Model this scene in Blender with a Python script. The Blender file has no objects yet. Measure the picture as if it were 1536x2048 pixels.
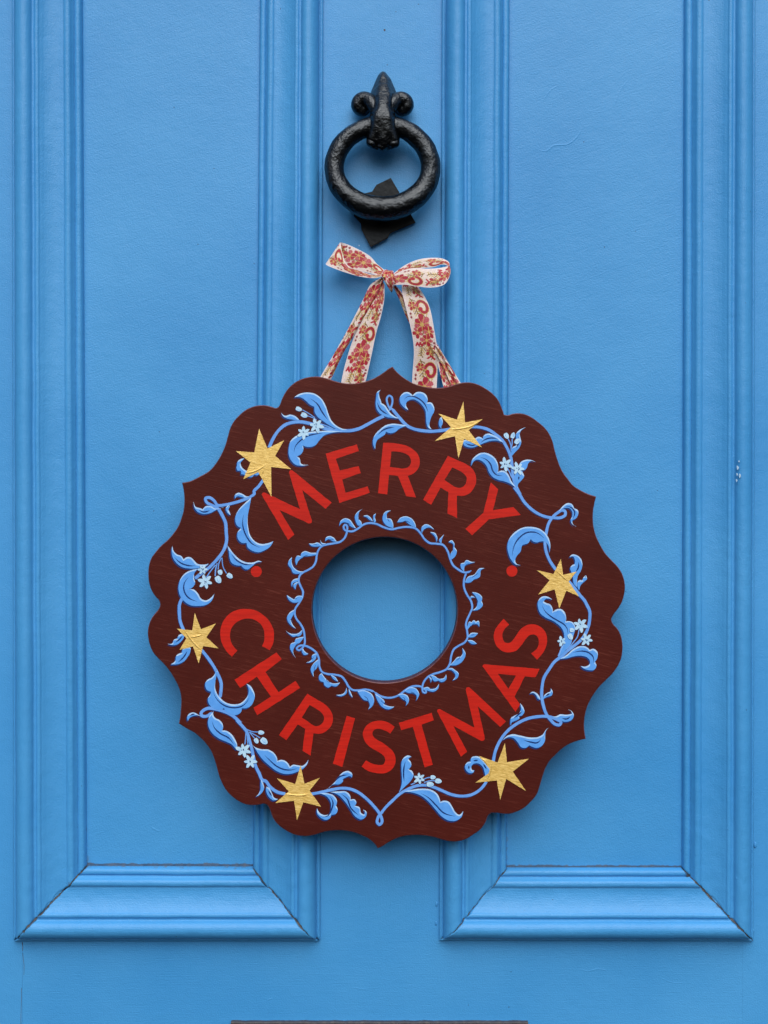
import bpy, bmesh, math, random
from mathutils import Vector, noise
from mathutils.geometry import tessellate_polygon

random.seed(7)
scn = bpy.context.scene
COL = scn.collection

# ------------------------------------------------------------------ camera, sky, sun, exposure
S = 0.0005            # metres per photo pixel on the face of the door
D0 = 1.2              # camera distance from the face of the door
cam_d = bpy.data.cameras.new("camera")
cam_d.sensor_fit = 'HORIZONTAL'
cam_d.sensor_width = 36.0
cam_d.lens = 36.0 * D0 / (1536 * S)
cam_d.clip_start = 0.02
cam_d.clip_end = 200
cam = bpy.data.objects.new("camera", cam_d)
COL.objects.link(cam)
cam.location = (0, -D0, 0)
cam.rotation_euler = (math.radians(90), 0, 0)
scn.camera = cam

SUN_EL, SUN_AZ = 47.0, 2.0      # high, nearly straight in front of the door
world = bpy.data.worlds.new("World")
scn.world = world
world.use_nodes = True
wn = world.node_tree.nodes
wl = world.node_tree.links
sky = wn.new("ShaderNodeTexSky")
sky.sky_type = 'NISHITA'
sky.sun_disc = False
sky.sun_elevation = math.radians(SUN_EL)
sky.sun_rotation = math.radians(180 - SUN_AZ)
sky.air_density = 1.0
sky.dust_density = 4.0
sky.ozone_density = 1.0
bg = wn["Background"]
bg.inputs["Strength"].default_value = 0.05
wl.new(sky.outputs[0], bg.inputs["Color"])

sd = bpy.data.lights.new("sun", 'SUN')
sd.energy = 1.5
sd.angle = math.radians(64)
sd.color = (1.0, 0.985, 0.96)
sun = bpy.data.objects.new("sun", sd)
COL.objects.link(sun)
sun.location = (0, -3, 3)
v = Vector((math.sin(math.radians(SUN_AZ)) * math.cos(math.radians(SUN_EL)),
            -math.cos(math.radians(SUN_AZ)) * math.cos(math.radians(SUN_EL)),
            math.sin(math.radians(SUN_EL))))
sun.rotation_euler = v.to_track_quat('Z', 'Y').to_euler()

scn.view_settings.view_transform = 'Standard'
scn.view_settings.look = 'None'
scn.view_settings.exposure = 0.90
scn.view_settings.gamma = 1.0
scn.render.engine = 'CYCLES'
scn.cycles.max_bounces = 6


# ------------------------------------------------------------------ helpers
def W(px, py, d=0.0):
    """photo pixel on the plane d metres in front of the door face"""
    k = (D0 - d) / D0
    return ((px - 768) * S * k, -d, (1024 - py) * S * k)


def lin(r, g, b):
    def f(c):
        c /= 255.0
        return c / 12.92 if c <= 0.04045 else ((c + 0.055) / 1.055) ** 2.4
    return (f(r), f(g), f(b), 1.0)


def wloc(o):
    l = Vector((0, 0, 0))
    while o is not None:
        l += o.location
        o = o.parent
    return l


def link(o, parent=None):
    COL.objects.link(o)
    if parent is not None:
        o.parent = parent
    return o


def mk(name, verts, faces, mats, parent=None, fm=None, smooth=False, attr=None, kind=None, label=None, col=None, uv=None):
    off = wloc(parent)
    me = bpy.data.meshes.new(name)
    me.from_pydata([(a[0] - off.x, a[1] - off.y, a[2] - off.z) for a in verts], [], faces)
    if not isinstance(mats, (list, tuple)):
        mats = [mats]
    for m in mats:
        me.materials.append(m)
    if fm:
        me.polygons.foreach_set("material_index", fm)
    if smooth:
        me.polygons.foreach_set("use_smooth", [True] * len(me.polygons))
    if attr:
        for an, vals in attr.items():
            a = me.attributes.new(an, 'FLOAT', 'POINT')
            a.data.foreach_set("value", vals)
    if col:
        a = me.attributes.new("weave", 'FLOAT_COLOR', 'POINT')
        a.data.foreach_set("color", [c for q in col for c in q])
    me.update()
    o = bpy.data.objects.new(name, me)
    link(o, parent)
    if kind:
        o["kind"] = kind
    if label:
        o["label"] = label
    return o


def fix_normals(o):
    bm = bmesh.new()
    bm.from_mesh(o.data)
    bmesh.ops.recalc_face_normals(bm, faces=bm.faces)
    bm.to_mesh(o.data)
    bm.free()


def thing(name, label, cat, loc):
    o = bpy.data.objects.new(name, None)
    o.empty_display_size = 0.02
    o.location = loc
    COL.objects.link(o)
    o["label"] = label
    o["category"] = cat
    return o


# ------------------------------------------------------------------ materials
def nodes_of(name):
    m = bpy.data.materials.new(name)
    m.use_nodes = True
    nt = m.node_tree
    return m, nt, nt.nodes, nt.links, nt.nodes["Principled BSDF"]


def tex(nt, kind, loc_scale=(1, 1, 1), rot=(0, 0, 0), **kw):
    n, l = nt.nodes, nt.links
    tc = n.new("ShaderNodeTexCoord")
    mp = n.new("ShaderNodeMapping")
    mp.inputs["Scale"].default_value = loc_scale
    mp.inputs["Rotation"].default_value = rot
    # rotate first, then scale: two mappings
    mp0 = n.new("ShaderNodeMapping")
    mp0.inputs["Rotation"].default_value = rot
    mp.inputs["Rotation"].default_value = (0, 0, 0)
    l.new(tc.outputs["Object"], mp0.inputs["Vector"])
    l.new(mp0.outputs[0], mp.inputs["Vector"])
    t = n.new(kind)
    for k, val in kw.items():
        if k in t.inputs:
            t.inputs[k].default_value = val
        else:
            setattr(t, k, val)
    l.new(mp.outputs[0], t.inputs["Vector"])
    return t


def ramp(nt, src, stops):
    r = nt.nodes.new("ShaderNodeValToRGB")
    while len(r.color_ramp.elements) < len(stops):
        r.color_ramp.elements.new(0.5)
    for e, (p, c) in zip(r.color_ramp.elements, stops):
        e.position = p
        e.color = c if len(c) == 4 else (*c, 1)
    nt.links.new(src, r.inputs[0])
    return r


def mixc(nt, fac, a, b, blend='MIX'):
    m = nt.nodes.new("ShaderNodeMix")
    m.data_type = 'RGBA'
    m.blend_type = blend
    for sock, val in ((m.inputs[0], fac), (m.inputs[6], a), (m.inputs[7], b)):
        if hasattr(val, "is_linked"):
            nt.links.new(val, sock)
        else:
            sock.default_value = val
    return m.outputs[2]


def mathn(nt, op, a, b=0.0, clamp=False):
    m = nt.nodes.new("ShaderNodeMath")
    m.operation = op
    m.use_clamp = clamp
    for sock, val in ((m.inputs[0], a), (m.inputs[1], b)):
        if hasattr(val, "is_linked"):
            nt.links.new(val, sock)
        else:
            sock.default_value = val
    return m.outputs[0]


def bump(nt, bsdf, heights, last=None):
    prev = None
    for src, strength, dist in heights:
        b = nt.nodes.new("ShaderNodeBump")
        b.inputs["Strength"].default_value = strength
        b.inputs["Distance"].default_value = dist
        nt.links.new(src, b.inputs["Height"])
        if prev is not None:
            nt.links.new(prev, b.inputs["Normal"])
        prev = b.outputs[0]
    nt.links.new(prev, bsdf.inputs["Normal"])


BLUE = lin(79, 150, 214)


def door_paint(name, brush_rot=0.0, brush=0.35, lumps=0.16):
    """blue gloss paint: orange peel, brush lines, grime where the 'grime' attribute says"""
    m, nt, n, l, b = nodes_of(name)
    big = tex(nt, "ShaderNodeTexNoise", (5, 5, 5), Scale=1.0, Detail=3.0)
    base = ramp(nt, big.outputs[0], [(0.28, lin(58, 139, 202)), (0.72, lin(74, 153, 213))])
    peel = tex(nt, "ShaderNodeTexNoise", (760, 760, 760), Scale=1.0, Detail=2.0, Roughness=0.6)
    br = tex(nt, "ShaderNodeTexNoise", (30, 30, 900), rot=(0, brush_rot, 0), Scale=1.0, Detail=2.0)
    lump = tex(nt, "ShaderNodeTexNoise", (90, 90, 90), Scale=1.0, Detail=2.0)
    # a few dark flecks in the paint
    fl = tex(nt, "ShaderNodeTexVoronoi", (55, 55, 55), Scale=1.0)
    fl2 = tex(nt, "ShaderNodeTexNoise", (31, 31, 31), Scale=1.0, Detail=0.0)
    fm = mathn(nt, 'MULTIPLY', mathn(nt, 'LESS_THAN', fl.outputs["Distance"], 0.035), mathn(nt, 'GREATER_THAN', fl2.outputs[0], 0.60))
    c1 = mixc(nt, mathn(nt, 'MULTIPLY', fm, 0.7), base.outputs[0], lin(40, 60, 85))
    # grime
    at = n.new("ShaderNodeAttribute")
    at.attribute_name = "grime"
    gn = tex(nt, "ShaderNodeTexNoise", (160, 160, 160), Scale=1.0, Detail=5.0, Roughness=0.7)
    gv = mathn(nt, 'ADD', at.outputs["Fac"], mathn(nt, 'MULTIPLY', mathn(nt, 'SUBTRACT', gn.outputs[0], 0.5), 1.5))
    gm = mathn(nt, 'MULTIPLY', mathn(nt, 'MULTIPLY', mathn(nt, 'SUBTRACT', gv, 0.42), 3.0, clamp=True),
               mathn(nt, 'GREATER_THAN', at.outputs["Fac"], 0.02))
    gc = ramp(nt, gn.outputs[0], [(0.3, lin(38, 48, 64)), (0.55, lin(74, 82, 94)), (0.75, lin(104, 98, 92))])
    c2 = mixc(nt, mathn(nt, 'MULTIPLY', gm, 0.85), c1, gc.outputs[0])
    l.new(c2, b.inputs["Base Color"])
    rr = mathn(nt, 'ADD', mathn(nt, 'MULTIPLY', lump.outputs[0], 0.16), mathn(nt, 'ADD', mathn(nt, 'MULTIPLY', gm, 0.4), 0.30))
    l.new(rr, b.inputs["Roughness"])
    b.inputs["Specular IOR Level"].default_value = 0.30
    bump(nt, b, [(lump.outputs[0], lumps, 0.0016), (peel.outputs[0], 0.75, 0.00042), (br.outputs[0], brush, 0.0004)])
    return m


M = {}
M["door"] = door_paint("door_paint_vertical", math.radians(20), 0.26)
M["door_v"] = door_paint("door_paint_stile", math.radians(88), 0.30, 0.20)
M["mould_v"] = door_paint("door_paint_moulding", math.radians(88), 0.34, 0.30)
M["mould_h"] = door_paint("door_paint_bottom_moulding", 0.0, 0.42, 0.30)
M["door_h"] = door_paint("door_paint_rail", 0.0, 0.34)


def simple(name, col, rough=0.5, metal=0.0, bumps=(), spec=0.5, var=None, coat=0.0, tint=None):
    m, nt, n, l, b = nodes_of(name)
    b.inputs["Base Color"].default_value = col
    b.inputs["Roughness"].default_value = rough
    b.inputs["Metallic"].default_value = metal
    b.inputs["Specular IOR Level"].default_value = spec
    b.inputs["Coat Weight"].default_value = coat
    if tint:
        b.inputs["Specular Tint"].default_value = tint
    if var:
        sc, c2, lo, hi = var
        t = tex(nt, "ShaderNodeTexNoise", sc, Scale=1.0, Detail=4.0)
        r = ramp(nt, t.outputs[0], [(lo, col), (hi, c2)])
        l.new(r.outputs[0], b.inputs["Base Color"])
    hs = []
    for sc, st, di in bumps:
        t = tex(nt, "ShaderNodeTexNoise", sc, Scale=1.0, Detail=3.0)
        hs.append((t.outputs[0], st, di))
    if hs:
        bump(nt, b, hs)
    return m


def board_mat():
    m, nt, n, l, b = nodes_of("brown_board_paint")
    rot = (0, math.radians(-13), 0)
    g1 = tex(nt, "ShaderNodeTexNoise", (30, 30, 1000), rot=rot, Scale=1.0, Detail=2.0, Roughness=0.55)
    g2 = tex(nt, "ShaderNodeTexNoise", (14, 14, 16), Scale=1.0, Detail=3.0)
    g3 = tex(nt, "ShaderNodeTexNoise", (95, 95, 1500), rot=rot, Scale=1.0, Detail=1.0)
    base = ramp(nt, g2.outputs[0], [(0.3, lin(66, 22, 17)), (0.7, lin(75, 26, 20))])
    st = ramp(nt, g1.outputs[0], [(0.46, (0, 0, 0)), (0.62, (1, 1, 1))])
    st3 = ramp(nt, g3.outputs[0], [(0.50, (0, 0, 0)), (0.66, (1, 1, 1))])
    patch = ramp(nt, g2.outputs[0], [(0.35, (0.25, 0.25, 0.25)), (0.6, (1, 1, 1))])
    f = mathn(nt, 'MULTIPLY', mathn(nt, 'MULTIPLY', st.outputs[0], st3.outputs[0]), mathn(nt, 'MULTIPLY', patch.outputs[0], 0.31))
    c = mixc(nt, f, base.outputs[0], lin(122, 66, 55))
    l.new(c, b.inputs["Base Color"])
    b.inputs["Roughness"].default_value = 0.45
    b.inputs["Specular IOR Level"].default_value = 0.12
    bump(nt, b, [(g1.outputs[0], 0.35, 0.0004), (g3.outputs[0], 0.2, 0.0002)])
    return m


M["board"] = board_mat()
M["edge"] = simple("worn_edge_highlight", lin(104, 62, 66), 0.35, spec=0.5, var=((260, 260, 260), lin(70, 30, 30), 0.45, 0.7))  # pale bevel colour paints in the edge highlight, along with some scuffed paint
M["red"] = simple("red_paint", lin(192, 31, 18), 0.5, spec=0.2, var=((45, 45, 520), lin(174, 26, 16), 0.38, 0.66), bumps=[((70, 70, 600), 0.15, 0.0003)])
M["leaf"] = simple("leaf_blue_paint", lin(92, 160, 236), 0.5, spec=0.2, var=((150, 150, 150), lin(82, 150, 228), 0.35, 0.65), bumps=[((300, 300, 300), 0.2, 0.0003)])
M["stem"] = simple("stem_blue_paint", lin(106, 161, 234), 0.5, spec=0.2, var=((150, 150, 150), lin(94, 150, 226), 0.35, 0.65))
M["navy"] = simple("navy_paint", lin(10, 50, 112), 0.5, spec=0.25)
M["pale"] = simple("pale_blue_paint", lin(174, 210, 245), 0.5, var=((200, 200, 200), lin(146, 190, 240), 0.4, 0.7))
M["flower"] = simple("flower_paint", lin(176, 214, 240), 0.5, var=((300, 300, 300), lin(150, 196, 232), 0.45, 0.7))


def gold_mat():
    m, nt, n, l, b = nodes_of("gold_leaf")
    rot = (0, math.radians(-10), 0)
    g = tex(nt, "ShaderNodeTexNoise", (160, 160, 900), rot=rot, Scale=1.0, Detail=4.0, Roughness=0.7)
    f = tex(nt, "ShaderNodeTexNoise", (700, 700, 700), Scale=1.0, Detail=2.0)
    r = ramp(nt, g.outputs[0], [(0.32, lin(184, 148, 66)), (0.5, lin(222, 188, 104)), (0.7, lin(244, 216, 140))])
    l.new(r.outputs[0], b.inputs["Base Color"])
    b.inputs["Metallic"].default_value = 0.2
    b.inputs["Roughness"].default_value = 0.45
    bump(nt, b, [(g.outputs[0], 0.45, 0.0006), (f.outputs[0], 0.35, 0.0004)])
    return m


M["gold"] = gold_mat()
M["iron"] = simple("black_iron_paint", lin(8, 10, 13), 0.22, spec=0.55, tint=(0.80, 0.90, 1.0, 1),
                   bumps=[((75, 75, 75), 0.55, 0.003), ((210, 210, 210), 0.6, 0.0016), ((480, 480, 480), 0.5, 0.0009), ((1100, 1100, 1100), 0.45, 0.0004)])
M["dull"] = simple("dull_iron_paint", lin(7, 9, 11), 0.42, spec=0.22, tint=(0.80, 0.90, 1.0, 1), var=((120, 120, 120), lin(20, 20, 19), 0.5, 0.8),
                   bumps=[((200, 200, 200), 0.4, 0.001)])
M["plate"] = simple("worn_letter_plate", lin(62, 60, 66), 0.55, var=((200, 200, 200), lin(90, 84, 82), 0.5, 0.75), bumps=[((400, 400, 400), 0.4, 0.001)])
M["gap"] = simple("dark_gap_filler", lin(54, 60, 68), 0.9, var=((180, 180, 180), lin(86, 86, 88), 0.4, 0.62), bumps=[((500, 500, 500), 0.7, 0.001)])
M["chip"] = simple("bare_primer", lin(150, 186, 216), 0.6)
M["pin"] = simple("brass_pin", lin(215, 190, 120), 0.25, metal=1.0)


def ribbon_mat():
    m, nt, n, l, b = nodes_of("woven_ribbon")
    at = n.new("ShaderNodeAttribute")
    at.attribute_name = "weave"
    w = tex(nt, "ShaderNodeTexNoise", (900, 900, 900), Scale=1.0, Detail=2.0)
    c = mixc(nt, 0.35, at.outputs["Color"], mixc(nt, 1.0, at.outputs["Color"], ramp(nt, w.outputs[0], [(0.3, (0.6, 0.6, 0.6)), (0.7, (1.25, 1.25, 1.25))]).outputs[0], 'MULTIPLY'))
    l.new(c, b.inputs["Base Color"])
    b.inputs["Roughness"].default_value = 0.55
    b.inputs["Sheen Weight"].default_value = 0.15
    bump(nt, b, [(w.outputs[0], 0.4, 0.0005)])
    return m


M["ribbon"] = ribbon_mat()


# ------------------------------------------------------------------ curves in photo pixels
CELLS = {
    'A': (290, 730, 6.4), 'B': (530, 730, 6.4), 'C': (770, 730, 6.4), 'D': (1010, 730, 6.4),
    'E': (1010, 970, 6.4), 'F': (1010, 1210, 6.4), 'G': (960, 1450, 6.4), 'H': (770, 1460, 6.4),
    'I': (530, 1460, 6.4), 'J': (350, 1450, 6.4), 'K': (290, 1210, 6.4), 'L': (290, 970, 6.4),
    'N': (690, 760, 9.6), 'O': (450, 840, 9.6), 'P': (930, 840, 9.6), 'Q': (1060, 1160, 9.6),
    'R': (970, 1380, 7.68), 'S': (460, 1440, 9.6), 'T': (370, 1340, 9.6), 'U': (340, 1070, 7.68),
    'a': (500, 870, 6.4), 'b': (650, 870, 6.4), 'c': (820, 880, 6.4), 'd': (420, 1190, 6.4),
    'e': (530, 1360, 6.4), 'f': (700, 1360, 6.4), 'g': (870, 1230, 6.4), 'h': (830, 1300, 6.4),
    'p': (560, 1010, 6.4), 'q': (750, 1010, 6.4), 'r': (560, 1200, 6.4), 's': (750, 1200, 6.4),
    'k': (600, 120, 4.518), 'w': (600, 460, 4.267), 'x': (0, 0, 1.0),
}


def pts(text):
    """'B 1,2 3,4* C 5,6' -> [(px, py, is_corner)]; a bare letter switches the cell"""
    out = []
    c = CELLS['x']
    for t in text.split():
        if t in CELLS:
            c = CELLS[t]
            continue
        k = t.endswith('*')
        a, b = t.rstrip('*').split(',')
        out.append((c[0] + float(a) / c[2], c[1] + float(b) / c[2], k))
    return out


def smooth(P, closed=True, step=2.0):
    """Catmull-Rom (centripetal-ish) through the points; corners marked True stay sharp"""
    n = len(P)
    out = []
    rng = range(n if closed else n - 1)
    for i in rng:
        p1 = P[i]
        p2 = P[(i + 1) % n]
        if (not closed and i == 0) or p1[2]:
            p0 = (2 * p1[0] - p2[0], 2 * p1[1] - p2[1])
            # sharp start: leave towards the next point, bent by what follows
            p0 = p1 if True else p0
        else:
            p0 = P[i - 1]
        if (not closed and i == n - 2) or p2[2]:
            p3 = p2
        else:
            p3 = P[(i + 2) % n]
        L = math.hypot(p2[0] - p1[0], p2[1] - p1[1])
        m = max(1, int(math.ceil(L / step)))
        d01 = max(math.hypot(p1[0] - p0[0], p1[1] - p0[1]), 1e-6)
        d23 = max(math.hypot(p3[0] - p2[0], p3[1] - p2[1]), 1e-6)
        # tangents scaled to this segment (finite difference, non-uniform)
        if d01 < 1e-5:
            t1 = None
        else:
            t1 = [((p1[k] - p0[k]) / d01 * L + (p2[k] - p1[k]) * d01 / L) * (L / (d01 + L)) / 1.0 for k in (0, 1)]
            t1 = [(p1[k] - p0[k]) / d01 * (L / (d01 + L)) * L + (p2[k] - p1[k]) / L * (d01 / (d01 + L)) * L for k in (0, 1)]
        if d23 < 1e-5:
            t2 = None
        else:
            t2 = [(p2[k] - p1[k]) / L * (d23 / (d23 + L)) * L + (p3[k] - p2[k]) / d23 * (L / (d23 + L)) * L for k in (0, 1)]
        if t1 is None and t2 is None:
            t1 = t2 = [p2[0] - p1[0], p2[1] - p1[1]]
        elif t1 is None:
            t1 = [1.5 * (p2[k] - p1[k]) - 0.5 * t2[k] for k in (0, 1)]
        elif t2 is None:
            t2 = [1.5 * (p2[k] - p1[k]) - 0.5 * t1[k] for k in (0, 1)]
        for j in range(m):
            t = j / m
            h00 = 2 * t ** 3 - 3 * t ** 2 + 1
            h10 = t ** 3 - 2 * t ** 2 + t
            h01 = -2 * t ** 3 + 3 * t ** 2
            h11 = t ** 3 - t ** 2
            out.append(tuple(h00 * p1[k] + h10 * t1[k] + h01 * p2[k] + h11 * t2[k] for k in (0, 1)))
    if not closed:
        out.append((P[-1][0], P[-1][1]))
    res = [out[0]]
    for q in out[1:]:
        if math.hypot(q[0] - res[-1][0], q[1] - res[-1][1]) > 0.15:
            res.append(q)
    return res


def area(P):
    return 0.5 * sum(P[i - 1][0] * P[i][1] - P[i][0] * P[i - 1][1] for i in range(len(P)))


def normals2(P, closed=True):
    n = len(P)
    s = 1 if area(P) > 0 else -1
    out = []
    for i in range(n):
        a = P[i - 1] if (closed or i > 0) else P[i]
        b = P[(i + 1) % n] if (closed or i < n - 1) else P[i]
        dx, dy = b[0] - a[0], b[1] - a[1]
        L = math.hypot(dx, dy) or 1
        out.append((s * dy / L, -s * dx / L) if closed else (dy / L, -dx / L))
    return out


class Paint:
    """thin layers of paint: polygons standing h metres proud of a face at depth d0"""

    def __init__(self, d0):
        self.d0 = d0
        self.v, self.f, self.m = [], [], []

    def poly(self, loops, h, mi=0, hb=0.0):
        base = len(self.v)
        tri = tessellate_polygon([[Vector((p[0], p[1], 0)) for p in lp] for lp in loops])
        for lp in loops:
            for p in lp:
                self.v.append(W(p[0], p[1], self.d0 + h * 0.6))
        nv = len(self.v) - base
        for lp in loops:
            for p in lp:
                self.v.append(W(p[0], p[1], self.d0 + hb))
        for t in tri:
            a, b, c = (Vector(self.v[base + i]) for i in t)
            t = tuple(base + i for i in t)
            if (b - a).cross(c - a).y > 0:
                t = t[::-1]
            self.f.append(t)
            self.m.append(mi)
        o = base
        for lp in loops:
            n = len(lp)
            for i in range(n):
                j = (i + 1) % n
                self.f.append((o + i, o + j, o + j + nv, o + i + nv))
                self.m.append(mi)
            o += n

    def strip(self, A, B, h, mi=0, h2=None):
        """quads between two polylines"""
        base = len(self.v)
        n = len(A)
        for i in range(n):
            hh = h if h2 is None else h + (h2 - h) * i / (n - 1)
            self.v.append(W(A[i][0], A[i][1], self.d0 + hh * 0.6))
            self.v.append(W(B[i][0], B[i][1], self.d0 + hh * 0.6))
        for i in range(n - 1):
            q = (base + 2 * i, base + 2 * i + 1, base + 2 * i + 3, base + 2 * i + 2)
            a, b, c = (Vector(self.v[k]) for k in q[:3])
            if (b - a).cross(c - a).y > 0:
                q = q[::-1]
            self.f.append(q)
            self.m.append(mi)

    def build(self, name, mats, parent, **kw):
        return mk(name, self.v, self.f, mats, parent, fm=self.m, **kw)


def stroke_edges(P, w, t0=0.0, t1=0.0, off=(0, 0), wob=0.0):
    """left and right edge of a brush stroke; t0, t1 taper lengths in px at its ends"""
    N = normals2(P, closed=False)
    L = [0]
    for i in range(1, len(P)):
        L.append(L[-1] + math.hypot(P[i][0] - P[i - 1][0], P[i][1] - P[i - 1][1]))
    A, B = [], []
    for i, p in enumerate(P):
        ww = w * 0.5
        if t0:
            ww *= min(1, 0.08 + L[i] / t0)
        if t1:
            ww *= min(1, 0.08 + (L[-1] - L[i]) / t1)
        if wob:
            ww *= 1 + wob * noise.noise(Vector((p[0] * 0.08, p[1] * 0.08, 3.1)))
        A.append((p[0] + N[i][0] * ww + off[0], p[1] + N[i][1] * ww + off[1]))
        B.append((p[0] - N[i][0] * ww + off[0], p[1] - N[i][1] * ww + off[1]))
    return A, B


# ------------------------------------------------------------------ the door
door = thing("front_door", "bright blue panelled wooden front door with moulded frames round two tall panels", "door", W(768, 2180, 0))
door["kind"] = "thing"
TOPY, BOTY = -140, 2200
TH = 0.045


def box(name, x0, x1, y0, y1, d0, d1, mat, parent, bev=0.0008, **kw):
    """board between photo pixels x0..x1, y0..y1 (on the door plane), from depth d1 (back) to d0 (front)"""
    X0, X1 = (x0 - 768) * S, (x1 - 768) * S
    Z0, Z1 = (1024 - y1) * S, (1024 - y0) * S
    bm = bmesh.new()
    bmesh.ops.create_cube(bm, size=1)
    for vv in bm.verts:
        vv.co = Vector((X0 + (vv.co.x + .5) * (X1 - X0), -d1 + (.5 - vv.co.y) * -(d0 - d1) * 1.0, Z0 + (vv.co.z + .5) * (Z1 - Z0)))
    if bev:
        bmesh.ops.bevel(bm, geom=bm.edges[:], offset=bev, segments=2, affect='EDGES', profile=0.5)
    bmesh.ops.recalc_face_normals(bm, faces=bm.faces)
    vs = [vv.co[:] for vv in bm.verts]
    bm.verts.index_update()
    fs = [[vv.index for vv in f.verts] for f in bm.faces]
    bm.free()
    return mk(name, vs, fs, mat, parent, **kw)


box("stile", -170, 44.75, TOPY, BOTY, 0, -TH, M["door_v"], door, bev=0.00012)
box("stile", 1485.1, 1706, TOPY, BOTY, 0, -TH, M["door_v"], door, bev=0.00008)
box("rail", 45, 1485, 1870, BOTY, 0, -TH, M["door_h"], door, bev=0)
box("muntin", 640.5, 883.5, TOPY, 1870, 0, -TH, M["door_v"], door, bev=0.0)
box("light_leak_backing", -160, 1700, TOPY + 4, BOTY - 4, -TH + 0.016, -TH + 0.004, M["gap"], door, bev=0)  # unseen sheet added behind the joints to block light leaks

# moulding section: distance from outer edge (0..138 px), height in mm over the stiles
def section():
    P = [(0, -0.5), (0.2, 3.4), (1.2, 4.4), (3.5, 4.8), (5.6, 4.4), (6.8, 3.9)]
    for i in range(15):                       # large rounded bead
        t = i / 14
        a = math.radians(178 - 165 * t)
        P.append((26.5 + 19.0 * math.cos(a), 4.6 + 12.4 * math.sin(a) ** 0.9 + 5.4 * t))
    P += [(45.8, 13.2), (47.2, 13.0), (48.8, 13.2)]
    for i in range(7):                        # small bead
        t = i / 6
        a = math.pi * (1 - t)
        P.append((54 + 4.6 * math.cos(a), 13.3 + 1.5 * math.sin(a)))
    P += [(59.6, 13.0), (60.6, 12.6)]
    for i in range(13):                       # long hollow
        t = i / 12
        P.append((61.5 + 40.0 * t, 12.4 - 6.4 * math.sin(t * math.pi / 2) ** 0.75 + 0.3 * t ** 6))
    P += [(102.2, 6.2), (103.0, 6.9)]
    for i in range(8):                        # inner bead
        t = i / 7
        a = math.pi * (0.93 - 0.83 * t)
        P.append((110 + 7.0 * math.cos(a), 6.0 + 2.5 * math.sin(a)))
    P += [(118.4, 4.6), (119.8, 3.8), (121.2, 3.1)]
    for i in range(8):                        # last bead
        t = i / 7
        a = math.pi * (0.95 - 0.9 * t)
        P.append((128 + 6.6 * math.cos(a), 0.4 + 2.9 * math.sin(a)))
    P += [(135.4, -0.6), (136.2, -2.0), (136.5, -4.2)]
    return [(u / 138.0, h * 0.001) for u, h in P]


SEC = section()


def lerp2(a, b, t):
    return (a[0] + (b[0] - a[0]) * t, a[1] + (b[1] - a[1]) * t)


def wander(corner, f, crack, sign):
    """the open joint does not run straight: one piece overruns, the other is short"""
    if not crack:
        return 0.0
    q = corner[0] * 0.37
    k = min(1, f * 8, (1 - f) * 8)
    return sign * k * min(crack, 2.6) * (2.2 * noise.noise(Vector((f * 5.5 + q, 0.4, 2))) + 1.7 * noise.noise(Vector((f * 17 + q, 3.4, 2))))


def crack_gap(corner, f, crack):
    q = corner[0] * 0.53
    a = noise.noise(Vector((f * 6 + q, 8.1, 0))) + 0.6 * noise.noise(Vector((f * 24 + q, 1.1, 0)))
    return max(0.08, crack * (0.30 + 0.85 * a))


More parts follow.
